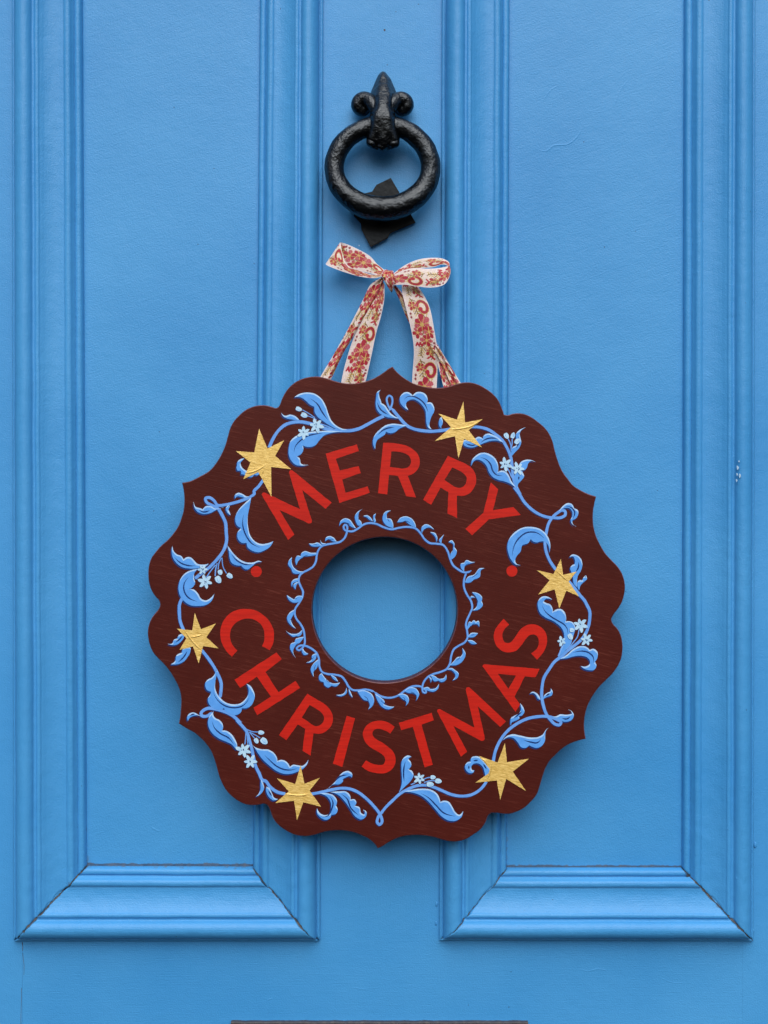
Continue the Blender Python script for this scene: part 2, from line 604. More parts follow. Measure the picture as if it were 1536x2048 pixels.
def moulding(name, o0, i0, o1, i1, parent, mat, cracks=(0, 0), seed=0, dirt_inner=(0, 0)):
    """moulding from end 0 to end 1; o = outer corner, i = inner corner (px). cracks: openness of each mitre in px"""
    L = math.hypot(o1[0] - o0[0], o1[1] - o0[1])
    ts = [0.0]
    x = 0.0
    while x < L:
        d = min(x, L - x)
        x += 1.6 if d < 60 else (4 if d < 160 else 16)
        ts.append(min(x, L) / L)
    vs, gr = [], []
    mats_sign = 1 if abs(o1[0] - o0[0]) > abs(o1[1] - o0[1]) else -1
    ns = len(SEC)
    ux, uy = (o1[0] - o0[0]) / L, (o1[1] - o0[1]) / L
    for (f, h) in SEC:
        pass
    for t in ts:
        for (f, h) in SEC:
            a = lerp2(o0, i0, f)
            b = lerp2(o1, i1, f)
            Lf = math.hypot(b[0] - a[0], b[1] - a[1])
            # ragged mitres
            g0 = g1 = 0.0
            w0, w1 = wander(o0, f, cracks[0], mats_sign), wander(o1, f, cracks[1], mats_sign)
            if cracks[0]:
                g0 = crack_gap(o0, f, cracks[0]) + w0
            if cracks[1]:
                g1 = crack_gap(o1, f, cracks[1]) + w1
            pos = g0 + t * (Lf - g0 - g1)
            tt = pos / Lf
            p = lerp2(a, b, tt)
            # hand-run, many-times-painted waviness
            q = Vector((p[0] * 0.012, p[1] * 0.012, seed * 3.7))
            wav = noise.noise(q) * 0.8
            q2 = Vector((p[0] * 0.05, p[1] * 0.05, seed * 1.7 + 5))
            hh = h + (noise.noise(q2) * 0.00028 if 0.01 < f < 0.985 else 0)
            d_end = min(pos - g0 if cracks[0] else 1e3, (Lf - pos - g1) if cracks[1] else 1e3)
            if d_end < 4:          # rounded, slightly sunken at the open joint
                hh -= 0.0006 * (1 - max(d_end, 0) / 4) ** 2
            px = p[0] + (wav * -uy if 0.02 < f < 0.98 else 0)
            py = p[1] + (wav * ux if 0.02 < f < 0.98 else 0)
            k = 1.0
            vs.append(((px - 768) * S * k, -hh, (1024 - py) * S * k))
            e0 = max(0, 1 - (max(pos, 0) / (3.5 + 11 * max(0, noise.noise(Vector((f * 7, o0[0] * .3, 0))))))) * min(0.75, cracks[0] / 4.5) if cracks[0] else 0
            e1 = max(0, 1 - (max(Lf - pos, 0) / (3.5 + 11 * max(0, noise.noise(Vector((f * 7, o1[0] * .3, 0))))))) * min(0.75, cracks[1] / 4.5) if cracks[1] else 0
            gi = 0.0
            if f > 0.93:
                gi = (f - 0.93) / 0.07 * 0.62 * max(dirt_inner[0] * (1 - t) ** 3, dirt_inner[1] * t ** 3, min(dirt_inner))
            gr.append(max(e0, e1, gi))
    fs = []
    for i in range(len(ts) - 1):
        for j in range(ns - 1):
            a = i * ns + j
            fs.append((a, a + 1, a + ns + 1, a + ns))
    o = mk(name, vs, fs, mat, parent, smooth=True, attr={"grime": gr})
    # face the camera
    me = o.data
    if sum(p.normal.y for p in me.polygons) > 0:
        me.flip_normals()
    # real thickness: close the ends
    bm = bmesh.new()
    bm.from_mesh(me)
    bm.verts.ensure_lookup_table()
    loops = [[bm.verts[row * ns + j] for j in range(ns)] for row in (0, len(ts) - 1)]
    for loop in loops:
        a = bm.verts.new((loop[0].co.x, 0.009, loop[0].co.z))
        b = bm.verts.new((loop[-1].co.x, 0.009, loop[-1].co.z))
        try:
            fcs = bm.faces.new(loop + [b, a])
            fcs.smooth = False
        except ValueError:
            pass
    bm.to_mesh(me)
    bm.free()
    return o


def panel(name, tl, tr, bl, br, dirt, parent):
    """recessed panel as a fine grid so that it can sag and be grimy towards its bottom"""
    nx, ny = 70, 200
    vs, gr = [], []
    for j in range(ny + 1):
        t = 1 - (1 - j / ny) ** 1.0
        # denser towards the bottom
        t = 1 - (1 - j / ny) ** 1.7
        for i in range(nx + 1):
            s = 0.5 - 0.5 * math.cos(math.pi * i / nx)
            a = lerp2(tl, tr, s)
            b = lerp2(bl, br, s)
            p = lerp2(a, b, t)
            q = Vector((p[0] * 0.02, p[1] * 0.02, dirt[4]))
            d = -0.0034 + 0.00012 * noise.noise(q)
            ed = min((p[0] - a[0]) if False else s * 340, (1 - s) * 340)
            if ed < 10:
                d -= 0.0004 * (1 - ed / 10) ** 2
            yb = (1 - t) * (bl[1] - tl[1]) - 3.0 * noise.noise(Vector((p[0] * 0.016, dirt[4], 0))) - 1.6 * noise.noise(Vector((p[0] * 0.07, dirt[4], 0)))
            xl, xr = s * 340, (1 - s) * 340
            g = dirt[0] * (1.25 * max(0, 1 - (yb - 4) / 5.0) if yb < 9 else 0) + 0.5 * dirt[0] * max(0, 1 - yb / 22.0)
            g = max(g, dirt[1] * max(0, 1 - max(xl, 0) / 13.0) * max(0, 1 - yb / 120.0))
            g = max(g, dirt[2] * max(0, 1 - max(xr, 0) / 13.0) * max(0, 1 - yb / 120.0))
            g = max(g, dirt[3] * max(0, 1 - min(xl, xr) / 7.0))
            vs.append(((p[0] - 768) * S, -d, (1024 - p[1]) * S))
            gr.append(g)
    fs = []
    for j in range(ny):
        for i in range(nx):
            a = j * (nx + 1) + i
            fs.append((a, a + 1, a + nx + 2, a + nx + 1))
    o = mk(name, vs, fs, M["door"], parent, smooth=True, attr={"grime": gr})
    if sum(p.normal.y for p in o.data.polygons) > 0:
        o.data.flip_normals()
    return o


# left frame: corners read from the photograph (outer, inner)
LT, LB = 30, 1880
def frame(lo_t, li_t, ro_t, ri_t, lo_b, li_b, ro_b, ri_b, cr, dirt, seed):
    """lo/li: left outer and inner, ro/ri: right outer and inner; _t at the top, _b at the bottom corner"""
    panel("panel", (li_t[0] - 4, TOPY), (ri_t[0] + 4, TOPY), (li_b[0] - 4, li_b[1] + 4), (ri_b[0] + 4, ri_b[1] + 4), dirt, door)
    moulding("moulding", lo_t, li_t, lo_b, li_b, door, M["mould_v"], (0, cr[0]), seed, (0.25, dirt[1]))
    moulding("moulding", ro_t, ri_t, ro_b, ri_b, door, M["mould_v"], (0, cr[1]), seed + 1.5, (0.25, dirt[2]))
    moulding("moulding", lo_b, li_b, ro_b, ri_b, door, M["mould_h"], (cr[0], cr[1]), seed + 3.1, (dirt[0], dirt[0]))


def at_top(o_t, o_b):
    """extend a line known at y=200 and at its bottom corner up to TOPY"""
    t = (TOPY - o_b[1]) / (200 - o_b[1])
    return (o_b[0] + (o_t - o_b[0]) * t, TOPY)


lo_b, li_b, ro_b, ri_b = (29, 1880), (174, 1732), (640.5, 1880), (504, 1733)
frame(at_top(26, lo_b), at_top(166.5, li_b), at_top(646, ro_b), at_top(516, ri_b), lo_b, li_b, ro_b, ri_b,
      (4.0, 2.6), (0.80, 0.75, 0.45, 0.30, 1.0), 1.0)
lo_b, li_b, ro_b, ri_b = (878, 1879), (1015, 1735), (1505, 1880), (1363, 1735)
frame(at_top(883, lo_b), at_top(1020.5, li_b), at_top(1508.5, ro_b), at_top(1367, ri_b), lo_b, li_b, ro_b, ri_b,
      (1.5, 3.4), (0.60, 0.85, 0.45, 0.30, 9.0), 11.0)

# filler and bare wood showing in the open mitres: ragged, wider in places
def mitre_filler(a, b, width, seed):
    vs, fs = [], []
    n = 130
    dx, dy = b[0] - a[0], b[1] - a[1]
    L = math.hypot(dx, dy)
    nx, ny = -dy / L, dx / L

    def sec_at(f):
        f = min(0.97, max(0.03, f))
        k = max(q for q in range(len(SEC) - 1) if SEC[q][0] <= f)
        t = (f - SEC[k][0]) / max(1e-6, SEC[k + 1][0] - SEC[k][0])
        return SEC[k][1] + (SEC[k + 1][1] - SEC[k][1]) * t
    for i in range(n + 1):
        t = i / n
        e = min(1, t * 12, (1 - t) * 16)
        c = 2.2 * noise.noise(Vector((t * 6, seed, 0))) + 1.3 * noise.noise(Vector((t * 22, seed, 4)))
        w = width * e * max(0.12, 0.42 + 0.9 * noise.noise(Vector((t * 5 + 3, seed, 8))) + 0.55 * noise.noise(Vector((t * 26, seed, 2))))
        wl_ = w * (1 + 0.5 * noise.noise(Vector((t * 60, seed, 12))))
        wr_ = w * (1 + 0.5 * noise.noise(Vector((t * 60, seed, 16))))
        for s, dh in ((-wl_, 0.00022), (0, -0.0003), (wr_, 0.00022)):
            x, y = a[0] + dx * t + nx * (s + c * e), a[1] + dy * t + ny * (s + c * e)
            vs.append(((x - 768) * S, -(sec_at(t) + dh), (1024 - y) * S))
    for i in range(n):
        for j in range(2):
            q = i * 3 + j
            fs.append((q, q + 1, q + 4, q + 3))
    o = mk("joint_filler", vs, fs, M["gap"], door)
    if sum(p.normal.y for p in o.data.polygons) > 0:
        o.data.flip_normals()


for a, b, w_, sd_ in (((29, 1880), (174, 1732), 3.8, 1.0), ((640.5, 1880), (504, 1733), 2.5, 2.0), ((878, 1879), (1015, 1735), 1.5, 5.0), ((1505, 1880), (1363, 1735), 3.6, 7.0)):
    mitre_filler(lerp2(a, b, 0.03), lerp2(a, b, 1.0), w_, sd_)

# paint chips and a pin hole
def chip(P, h, mat, name="paint_chip", round_=True):
    pt = Paint(0.0)
    pt.poly([smooth([(x, y, False) for x, y in P], True, 1.0) if round_ else P], h, hb=max(0, h * 0.6 - 0.0006))
    pt.build(name, mat, door)


def sec_h(u):
    f = u / 138.0
    k = max(q for q in range(len(SEC) - 1) if SEC[q][0] <= f)
    t = (f - SEC[k][0]) / max(1e-6, SEC[k + 1][0] - SEC[k][0])
    return SEC[k][1] + (SEC[k + 1][1] - SEC[k][1]) * t


for P in ([(1474, 931), (1478, 935), (1475, 940)], [(1473, 946), (1476, 948), (1474, 952)], [(1479, 947), (1482, 950), (1479, 956), (1478, 952)],
          [(1477, 921), (1479, 921), (1479, 924), (1477, 924)], [(1472, 958), (1475, 960), (1473, 964)]):
    chip(P, (sec_h(1507 - sum(x for x, y in P) / len(P)) + 0.0004) / 0.6, M["chip"])
chip([(768, 58), (770.5, 58.5), (770.5, 62), (768, 62)], 0.00012, M["gap"], "pin_hole")
chip([(717, 490), (719.5, 490), (719, 492.5), (717, 492)], 0.0002, M["chip"])

# hairline cracks where rail and stile meet
for P in ([(43.6, 1884), (45.2, 1884), (46.3, 1893), (45.4, 1902), (44.6, 1902), (45.0, 1893)],
          [(42.6, 1976), (43.5, 1976), (43.2, 2000), (42.2, 2030), (42.4, 2060), (41.4, 2060), (41.5, 2030), (42.4, 2000)],
          [(45.0, 1906), (45.8, 1906), (48.6, 1932), (48.0, 1950), (47.4, 1950), (47.8, 1932)]):
    chip(P, 0.00012, M["gap"], "joint_crack", False)


def paint_run(P, w, h, d=0.0, mat="door_h"):
    """a raised run or wrinkle in the paint"""
    V = smooth([(x, y, False) for x, y in P], False, 2.0)
    A, B = stroke_edges(V, w, 8, 8)
    pt = Paint(0.0)
    n = len(V)
    for q in range(n):
        k = min(1, q / 5, (n - 1 - q) / 5)
        k *= 0.55
        pt.v += [W(*A[q], d - 0.00005), W(*lerp2(A[q], V[q], 0.6), d + h * 0.8 * k), W(*V[q], d + h * k), W(*lerp2(B[q], V[q], 0.6), d + h * 0.8 * k), W(*B[q], d - 0.00005)]
    for q in range(n - 1):
        for c in range(4):
            f = (5 * q + c, 5 * q + c + 1, 5 * q + c + 6, 5 * q + c + 5)
            va, vb, vc = (Vector(pt.v[k]) for k in f[:3])
            if (vb - va).cross(vc - va).y > 0:
                f = f[::-1]
            pt.f.append(f)
            pt.m.append(0)
    pt.build("paint_run", M[mat], door, smooth=True)


paint_run([(1074, 298), (1092, 302), (1106, 292), (1136, 288), (1154, 274), (1163, 256)], 4.5, 0.0003, -0.0034, "door")
paint_run([(1170, 220), (1210, 222), (1226, 212), (1240, 182), (1258, 158)], 4, 0.0002, -0.0034, "door")
paint_run([(1085, 205), (1104, 178), (1122, 170)], 4, 0.0002, -0.0034, "door")
paint_run([(1155, 1938), (1178, 1942), (1198, 1938), (1216, 1943)], 4.5, 0.0003)
paint_run([(532, 2004), (540, 1998), (546, 1996)], 4, 0.0004)
paint_run([(300, 1652), (312, 1660), (322, 1662)], 5, 0.0003, -0.0034, "door")
paint_run([(1320, 1955), (1350, 1966), (1376, 1964)], 4, 0.0002)
paint_run([(700, 1975), (740, 1980)], 4, 0.0002)

# letter plate, only its top edge is in the picture
lp = thing("letter_plate", "dark grey worn metal letter plate below the wreath, only its top edge showing", "letter plate", W(760, 2150, 0))
rimv = []
n = 60
prof = [(0, 0.0002), (0, 0.004), (1.6, 0.0052), (7, 0.0052), (9, 0.0036)]
xs = [463 + (1055 - 463) * i / n for i in range(n + 1)]
vs, fs = [], []
for i, x in enumerate(xs):
    wv = 1.1 * noise.noise(Vector((x * 0.05, 0, 0))) + 0.7 * noise.noise(Vector((x * 0.2, 3, 0)))
    for (q, h) in prof:
        vs.append(W(x, 2040.5 + wv * max(0, 1 - q / 8) + q, 0)[:1] + (-h,) + W(x, 2040.5 + wv * max(0, 1 - q / 8) + q, 0)[2:])
    vs.append(W(x, 2150, 0)[:1] + (-0.0036,) + W(x, 2150, 0)[2:])
    vs.append(W(x, 2150, 0)[:1] + (-0.0002,) + W(x, 2150, 0)[2:])
m_ = len(prof) + 2
for i in range(n):
    for j in range(m_ - 1):
        a = i * m_ + j
        fs.append((a, a + 1, a + m_ + 1, a + m_))
for row in (0, n):
    fs.append(tuple(row * m_ + j for j in range(m_)))
o = mk("plate", vs, fs, M["plate"], lp)
fix_normals(o)
box("flap", 520, 1000, 2066, 2130, 0.0062, 0.0030, M["plate"], lp, bev=0.0008)

# ------------------------------------------------------------------ the knocker
kn = thing("door_knocker", "black iron ring door knocker with fleur-de-lis mount above the ribbon bow", "door knocker", W(765, 480, 0))


def K(x, y):
    return (600 + x / 4.518, 120 + y / 4.518)


def tube(path, radii, parent, name, mat, segs=20, closed=False, flat=1.0, lump=0.0, build=True):
    """path: 3D points; circular section"""
    n = len(path)
    vs, fs = [], []
    for i in range(n):
        p = Vector(path[i])
        a = Vector(path[i - 1]) if (closed or i > 0) else p
        b = Vector(path[(i + 1) % n]) if (closed or i < n - 1) else p
        t = (b - a).normalized()
        up = Vector((0, -1, 0))
        sd_ = t.cross(up)
        if sd_.length < 1e-4:
            sd_ = Vector((1, 0, 0))
        sd_.normalize()
        up = sd_.cross(t).normalized()
        for k in range(segs):
            an = 2 * math.pi * k / segs
            r = radii[i]
            q = p + (sd_ * math.cos(an) + up * math.sin(an) * flat) * r
            if lump:
                d = (q - p).normalized()
                q += d * lump * (noise.noise(q * 55) + 0.5 * noise.noise(q * 140))
            vs.append(q[:])
    m = n if closed else n - 1
    for i in range(m):
        for k in range(segs):
            a = i * segs + k
            b = i * segs + (k + 1) % segs
            c = ((i + 1) % n) * segs + (k + 1) % segs
            d = ((i + 1) % n) * segs + k
            fs.append((a, b, c, d))
    if not closed:
        for row, s in ((0, 1), (n - 1, -1)):
            c = Vector(path[row])
            a = Vector(path[1 if row == 0 else n - 2])
            tip = c + (c - a).normalized() * radii[row] * 0.75
            ci = len(vs)
            vs.append(tip[:])
            for k in range(segs):
                fs.append((row * segs + k, row * segs + (k + 1) % segs, ci))
    if not build:
        return vs, fs
    o = mk(name, vs, fs, mat, parent, smooth=True)
    fix_normals(o)
    return o


# ring
ring_p, ring_r = [], []
NR = 120
for i in range(NR):
    a = 2 * math.pi * i / NR
    ca, sa = math.cos(a), math.sin(a)
    x = 745 + 436 * ca
    y = 972 + (372 if sa > 0 else 382) * sa
    d = 0.0215 + 0.004 * max(0, sa)
    r = (19.4 + 4.6 * max(0, sa) ** 2 - 1.6 * max(0, -sa) ** 2) * S
    ring_p.append(W(*K(x, y), d))
    ring_r.append(r)
tube(ring_p, ring_r, kn, "ring", M["iron"], segs=36, closed=True, flat=0.96, lump=0.0007)

# mount: lofted fleur-de-lis stem
secs = [  # y, left x, right x, depth of the front (mm)
    (103, 743, 757, 6), (112, 727, 773, 8.5), (136, 707, 793, 12.0), (170, 690, 820, 15.5), (213, 672, 838, 19.5), (255, 654, 856, 23.5), (295, 638, 872, 27), (340, 632, 874, 30.5),
    (390, 630, 870, 34), (430, 632, 864, 36.4), (470, 634, 860, 37.6), (510, 634, 860, 37.9), (560, 632, 866, 37.2), (610, 624, 874, 36.2), (660, 612, 888, 35), (710, 598, 902, 33.6),
    (755, 600, 900, 32), (786, 630, 872, 30), (806, 690, 812, 26)]
vs, fs = [], []
ny_ = 44
dense = []
for i in range(len(secs) - 1):
    for s in range(4):
        t = s / 4
        dense.append(tuple(secs[i][k] + (secs[i + 1][k] - secs[i][k]) * t for k in range(4)))
dense.append(secs[-1])
for (y, l, r, dd) in dense:
    cx, hw = (l + r) / 2, (r - l) / 2
    for k in range(ny_):
        a = 2 * math.pi * k / ny_
        cs, sn = math.cos(a), math.sin(a)
        back = 0.2 + max(0, min(1, (y - 420) / 90)) * max(0, dd - 9.5)
        if sn > 0:
            ac = abs(cs)
            if y < 480:                  # raised flat rib down the middle, petals falling away at its sides
                p_ = 0.80 * (1 - ac ** 2.6) + 0.20 / (1 + (ac / 0.62) ** 12)
                w_ = min(1, max(0, (480 - y) / 60))
                p_ = p_ * w_ + (1 - ac ** 5) * (1 - w_)
            else:
                p_ = 1 - ac ** 5
            d = back + (dd - back) * max(0, p_)
            if y < 480 and sn > 0.05:
                d = max(d, back + (dd - back) * (0.42 + 0.58 * max(0, p_)))
        else:
            d = back
        if sn > 0 and y > 640:           # three lobes at the foot
            d += 0.9 * math.cos(cs * math.pi * 2.4) * min(1, (y - 640) / 60)
        yy = y + (0 if y < 745 else 10 * math.cos(cs * math.pi * 2.4))
        vs.append(W(*K(cx + hw * cs, yy), d * 0.001))
nr = len(dense)
for i in range(nr - 1):
    for k in range(ny_):
        a, b = i * ny_ + k, i * ny_ + (k + 1) % ny_
        fs.append((a, b, b + ny_, a + ny_))
fs.append(tuple(range(ny_)))
fs.append(tuple((nr - 1) * ny_ + k for k in range(ny_)))


def scroll(sg):
    cx = 745
    P = [(-62, 452), (-92, 400), (-130, 362), (-176, 352), (-214, 374), (-226, 414), (-206, 448), (-172, 456), (-150, 440)]
    R = [56, 60, 63, 64, 64, 63, 60, 54, 46]
    D = [20, 19, 16.5, 14, 13, 12.5, 12, 11, 9]
    SM = smooth([(cx + sg * x * 0.985, y, False) for x, y in P], False, 9)
    n = len(SM)
    path, rad = [], []
    for i, (x, y) in enumerate(SM):
        t = i / (n - 1) * (len(P) - 1)
        j = min(int(t), len(P) - 2)
        f = t - j
        path.append(W(*K(x, y), (D[j] + (D[j + 1] - D[j]) * f) * 0.001))
        rad.append((R[j] + (R[j + 1] - R[j]) * f) / 4.518 * S)
    return tube(path, rad, None, "", None, segs=18, build=False)


def ball(cx, cy, rx, ry, d, rd):
    vs_, fs_ = [], []
    nu, nv = 16, 10
    for j in range(nv + 1):
        th = math.pi * j / nv
        for i in range(nu):
            ph = 2 * math.pi * i / nu
            vs_.append(W(*K(cx + rx * math.sin(th) * math.cos(ph), cy - ry * math.cos(th)), (d + rd * math.sin(th) * math.sin(ph)) * 0.001))
    for j in range(nv):
        for i in range(nu):
            fs_.append((j * nu + i, j * nu + (i + 1) % nu, (j + 1) * nu + (i + 1) % nu, (j + 1) * nu + i))
    return vs_, fs_


ov = len(vs)
mount = mk("mount", vs, fs, M["iron"], kn, smooth=True)
fix_normals(mount)
for sg in (-1, 1):
    sv, sf = scroll(sg)
    o = mk("scroll", sv, sf, M["iron"], mount, smooth=True)
    fix_normals(o)
for cx, cy, rx, ry in ((650, 740, 54, 52), (745, 770, 62, 50), (844, 746, 58, 54)):
    sv, sf = ball(cx, cy, rx, ry, 25.5, 6.5)
    o = mk("lobe", sv, sf, M["iron"], mount, smooth=True)
    fix_normals(o)
    for p_ in o.data.polygons:
        p_.use_smooth = True

# strike plate: a pinwheel of two overlapping squares
sp = [K(x, y) for x, y in ((820, 1065), (903, 1205), (962, 1330), (1045, 1468), (815, 1566), (792, 1610), (637, 1693), (555, 1532), (548, 1478), (488, 1412), (470, 1300), (570, 1207), (650, 1190), (690, 1128))]
bm = bmesh.new()
fv = [bm.verts.new(W(x, y, 0.0065)) for x, y in sp]
bv = [bm.verts.new(W(x, y, 0.0002)) for x, y in sp]
bm.faces.new(fv)
bm.faces.new(bv[::-1])
ns_ = len(sp)
for i in range(ns_):
    j = (i + 1) % ns_
    bm.faces.new((fv[i], bv[i], bv[j], fv[j]))
bmesh.ops.recalc_face_normals(bm, faces=bm.faces)
front = [e for e in bm.edges if all(abs(vv.co.y + 0.0065) < 1e-6 for vv in e.verts)]
bmesh.ops.bevel(bm, geom=front, offset=0.0009, segments=2, affect='EDGES')
bm.verts.index_update()
o = mk("strike_plate", [vv.co[:] for vv in bm.verts], [[vv.index for vv in f.verts] for f in bm.faces], M["dull"], kn)
bm.free()
fix_normals(o)
# beads of paint that ran and set on the right-hand frame
for x, y, r, h in ((1510, 1689, 3.0, 1.0), (1464, 1746, 2.6, 17.0), (1506, 1862, 2.4, 1.0), (1448, 1650, 2.2, 14.0), (873, 1808, 2.4, 0.6), (872, 1846, 2.2, 0.6)):
    bv_, bf_ = [], []
    for j in range(9):
        for i in range(12):
            th, ph = math.pi * j / 8, 2 * math.pi * i / 12
            bv_.append(((x - 768 + r * math.sin(th) * math.cos(ph)) * S, -h * 0.001 - 0.0006 * math.sin(th) * math.sin(ph), (1024 - y + r * 1.9 * math.cos(th)) * S))
    for j in range(8):
        for i in range(12):
            bf_.append((j * 12 + i, j * 12 + (i + 1) % 12, (j + 1) * 12 + (i + 1) % 12, (j + 1) * 12 + i))
    o = mk("paint_drip", bv_, bf_, M["door_v"], door, smooth=True)
    fix_normals(o)

# the boss the ring knocks on
sv, sf = ball(745, 1345, 70, 55, 9, 8)
o = mk("strike_boss", sv, sf, M["dull"], kn, smooth=True)
fix_normals(o)

# ------------------------------------------------------------------ woven ribbon bow
TW, TL = 96, 244          # weave tile: across x along


def weave_tile():
    WHITE, RED, GOLD, OLIVE, DEEP = (0.70, 0.61, 0.60), lin(170, 0, 46)[:3], lin(194, 166, 92)[:3], lin(126, 102, 56)[:3], lin(128, 4, 36)[:3]
    rr = random.Random(3)
    g = [[WHITE for _ in range(TW)] for _ in range(TL)]

    def disc(x, y, r, c, hatch=0, c2=None):
        for j in range(int(y - r) - 1, int(y + r) + 2):
            for i in range(int(x - r) - 1, int(x + r) + 2):
                if 0 <= i < TW and (i - x) ** 2 + (j - y) ** 2 <= r * r:
                    if hatch and (i + 2 * j) % hatch < hatch * 0.28:
                        g[j % TL][i] = c2
                        continue
                    g[j % TL][i] = c

    def line(P, r, c, hatch=0, c2=None):
        for k in range(len(P) - 1):
            (x0, y0), (x1, y1) = P[k], P[k + 1]
            n = max(2, int(math.hypot(x1 - x0, y1 - y0) / 1.0))
            for s in range(n + 1):
                disc(x0 + (x1 - x0) * s / n, y0 + (y1 - y0) * s / n, r, c, hatch, c2)

    def flower(x, y, r, rot=0.0, n=7):
        for k in range(n):
            a = rot + k * 2 * math.pi / n
            q = r * rr.uniform(0.62, 1.0)
            line([(x + r * 0.25 * math.cos(a), y + r * 0.25 * math.sin(a)), (x + q * 0.8 * math.cos(a), y + q * 0.8 * math.sin(a))], r * rr.uniform(0.24, 0.34), RED, 7, DEEP if k % 3 else (0.60, 0.28, 0.32))
        for k in range(n):
            a = rot + (k + 0.5) * 2 * math.pi / n
            line([(x, y), (x + r * 0.8 * math.cos(a), y + r * 0.8 * math.sin(a))], 1.1, GOLD)
        disc(x, y, r * 0.2, GOLD)

    def curl(x, y, r, a0, a1, w):
        P = []
        for k in range(26):
            t = k / 25
            a = a0 + (a1 - a0) * t
            q = r * (1 - 0.5 * t)
            P.append((x + q * math.cos(a), y + q * 1.3 * math.sin(a)))
        line(P, w + 2.2, GOLD)
        line(P, w, RED, 8, DEEP)
        disc(P[-1][0], P[-1][1], w * 1.5, RED)

    def frond(x0, y0, x1, y1, n, L, side):
        for k in range(n):
            t = (k + 0.5) / n
            x, y = x0 + (x1 - x0) * t, y0 + (y1 - y0) * t
            a = math.atan2(y1 - y0, x1 - x0)
            for sgn in (-1, 1):
                q = L * (1.1 - 0.5 * t)
                line([(x, y), (x + q * math.cos(a + sgn * 0.85), y + q * math.sin(a + sgn * 0.85))], 2.1, GOLD if (k + (sgn > 0)) % 3 else OLIVE)
        line([(x0, y0), ((x0 + x1) / 2 + side * 6, (y0 + y1) / 2), (x1, y1)], 2.2, OLIVE)

    frond(26, -4, 40, 62, 7, 20, 1)
    frond(74, 88, 40, 20, 5, 15, -1)
    curl(68, 40, 23, -2.8, 2.9, 5.6)
    flower(48, 102, 38, 0.3)
    flower(24, 132, 24, 0.5, 5)
    flower(72, 132, 25, 0.0, 6)
    line([(48, 128), (44, 150), (52, 172)], 2.4, OLIVE)
    flower(28, 26, 19, 0.1, 6)
    flower(68, 208, 21, 0.4, 6)
    frond(50, 160, 28, 226, 7, 19, -1)
    frond(60, 172, 78, 238, 6, 15, 1)
    flower(56, 164, 26, 0.2, 6)
    line([(10, 184), (16, 172), (22, 186), (28, 172), (34, 187), (41, 176)], 3.4, RED)
    line([(56, 236), (70, 228), (84, 240)], 3.4, RED)
    for (x, y) in ((12, 56), (12, 70), (86, 176), (86, 190)):
        for j in range(-6, 7):
            for i in range(-5, 6):
                if abs(i) / 5.0 + abs(j) / 6.2 <= 1:
                    g[(y + j) % TL][x + i] = DEEP
    for j in range(TL):
        for i in range(13, 84):
            if g[j][i] == WHITE and (i * 2 + j * 3) % 13 < 3 and noise.noise(Vector((i * 0.06, j * 0.06, 4))) > -0.15:
                g[j][i] = (0.62, 0.47, 0.24)
    return g


TILE = weave_tile()


def cr3(P, n):
    """Catmull-Rom through 3D points, n samples by chord length"""
    P = [Vector(p) for p in P]
    L = [0.0]
    for i in range(1, len(P)):
        L.append(L[-1] + (P[i] - P[i - 1]).length)
    out = []
    for s in range(n):
        x = L[-1] * s / (n - 1)
        i = 0
        while i < len(P) - 2 and L[i + 1] < x:
            i += 1
        t = (x - L[i]) / max(1e-9, L[i + 1] - L[i])
        p0 = P[i - 1] if i > 0 else P[i] * 2 - P[i + 1]
        p1, p2 = P[i], P[i + 1]
        p3 = P[i + 2] if i + 2 < len(P) else p2 * 2 - p1
        out.append(0.5 * ((2 * p1) + (p2 - p0) * t + (2 * p0 - 5 * p1 + 4 * p2 - p3) * t * t + (3 * p1 - p0 - 3 * p2 + p3) * t ** 3))
    return out


def ribbon(name, eA, eB, parent, v0=0.0, crown=0.0, u0=0.0, u1=1.0, pleat=0.0, flip=False):
    """ruled strip between two edges given as (x, y, mm) in the bow cell; woven colours per vertex"""
    def w3(p):
        return W(600 + p[0] / 4.267, 460 + p[1] / 4.267, p[2] * 0.001)
    A = [w3(p) for p in eA]
    B = [w3(p) for p in eB]
    mid = [tuple((A[i][k] + B[i][k]) / 2 for k in range(3)) for i in range(len(A))]
    Lm = sum((Vector(mid[i + 1]) - Vector(mid[i])).length for i in range(len(mid) - 1))
    n = max(12, int(Lm / 0.00034))
    SA, SB = cr3(A, n), cr3(B, n)
    nu = 56
    vs, cs, fs = [], [], []
    for i in range(n):
        tv = v0 + Lm * i / (n - 1) / 0.061
        for j in range(nu + 1):
            u = j / nu
            p = SA[i].lerp(SB[i], u)
            wid = (SB[i] - SA[i]).length
            p.y -= crown * math.sin(u * math.pi) * wid
            if pleat:
                p.y -= pleat * math.sin(u * math.pi * 3 + i * 0.004) * (0.024 / max(wid, 0.006)) * 0.001
            p.y += 0.0003 * noise.noise(Vector((p.x * 90, p.z * 90, v0)))
            vs.append(p[:])
            uu = u0 + (u1 - u0) * (1 - u if flip else u)
            if uu < 0.035 or uu > 0.965:
                c = (0.74, 0.68, 0.72)
            else:
                c = TILE[int((tv % 1.0) * TL) % TL][min(TW - 1, int(uu * TW))]
            cs.append((*c, 1.0))
    for i in range(n - 1):
        for j in range(nu):
            a = i * (nu + 1) + j
            fs.append((a, a + 1, a + nu + 2, a + nu + 1))
    return mk(name, vs, fs, M["ribbon"], parent, smooth=True, col=cs)


bow = thing("ribbon_bow", "white ribbon bow woven with red and gold flowers, tied above the wreath", "ribbon bow", W(782, 600, 0.02))
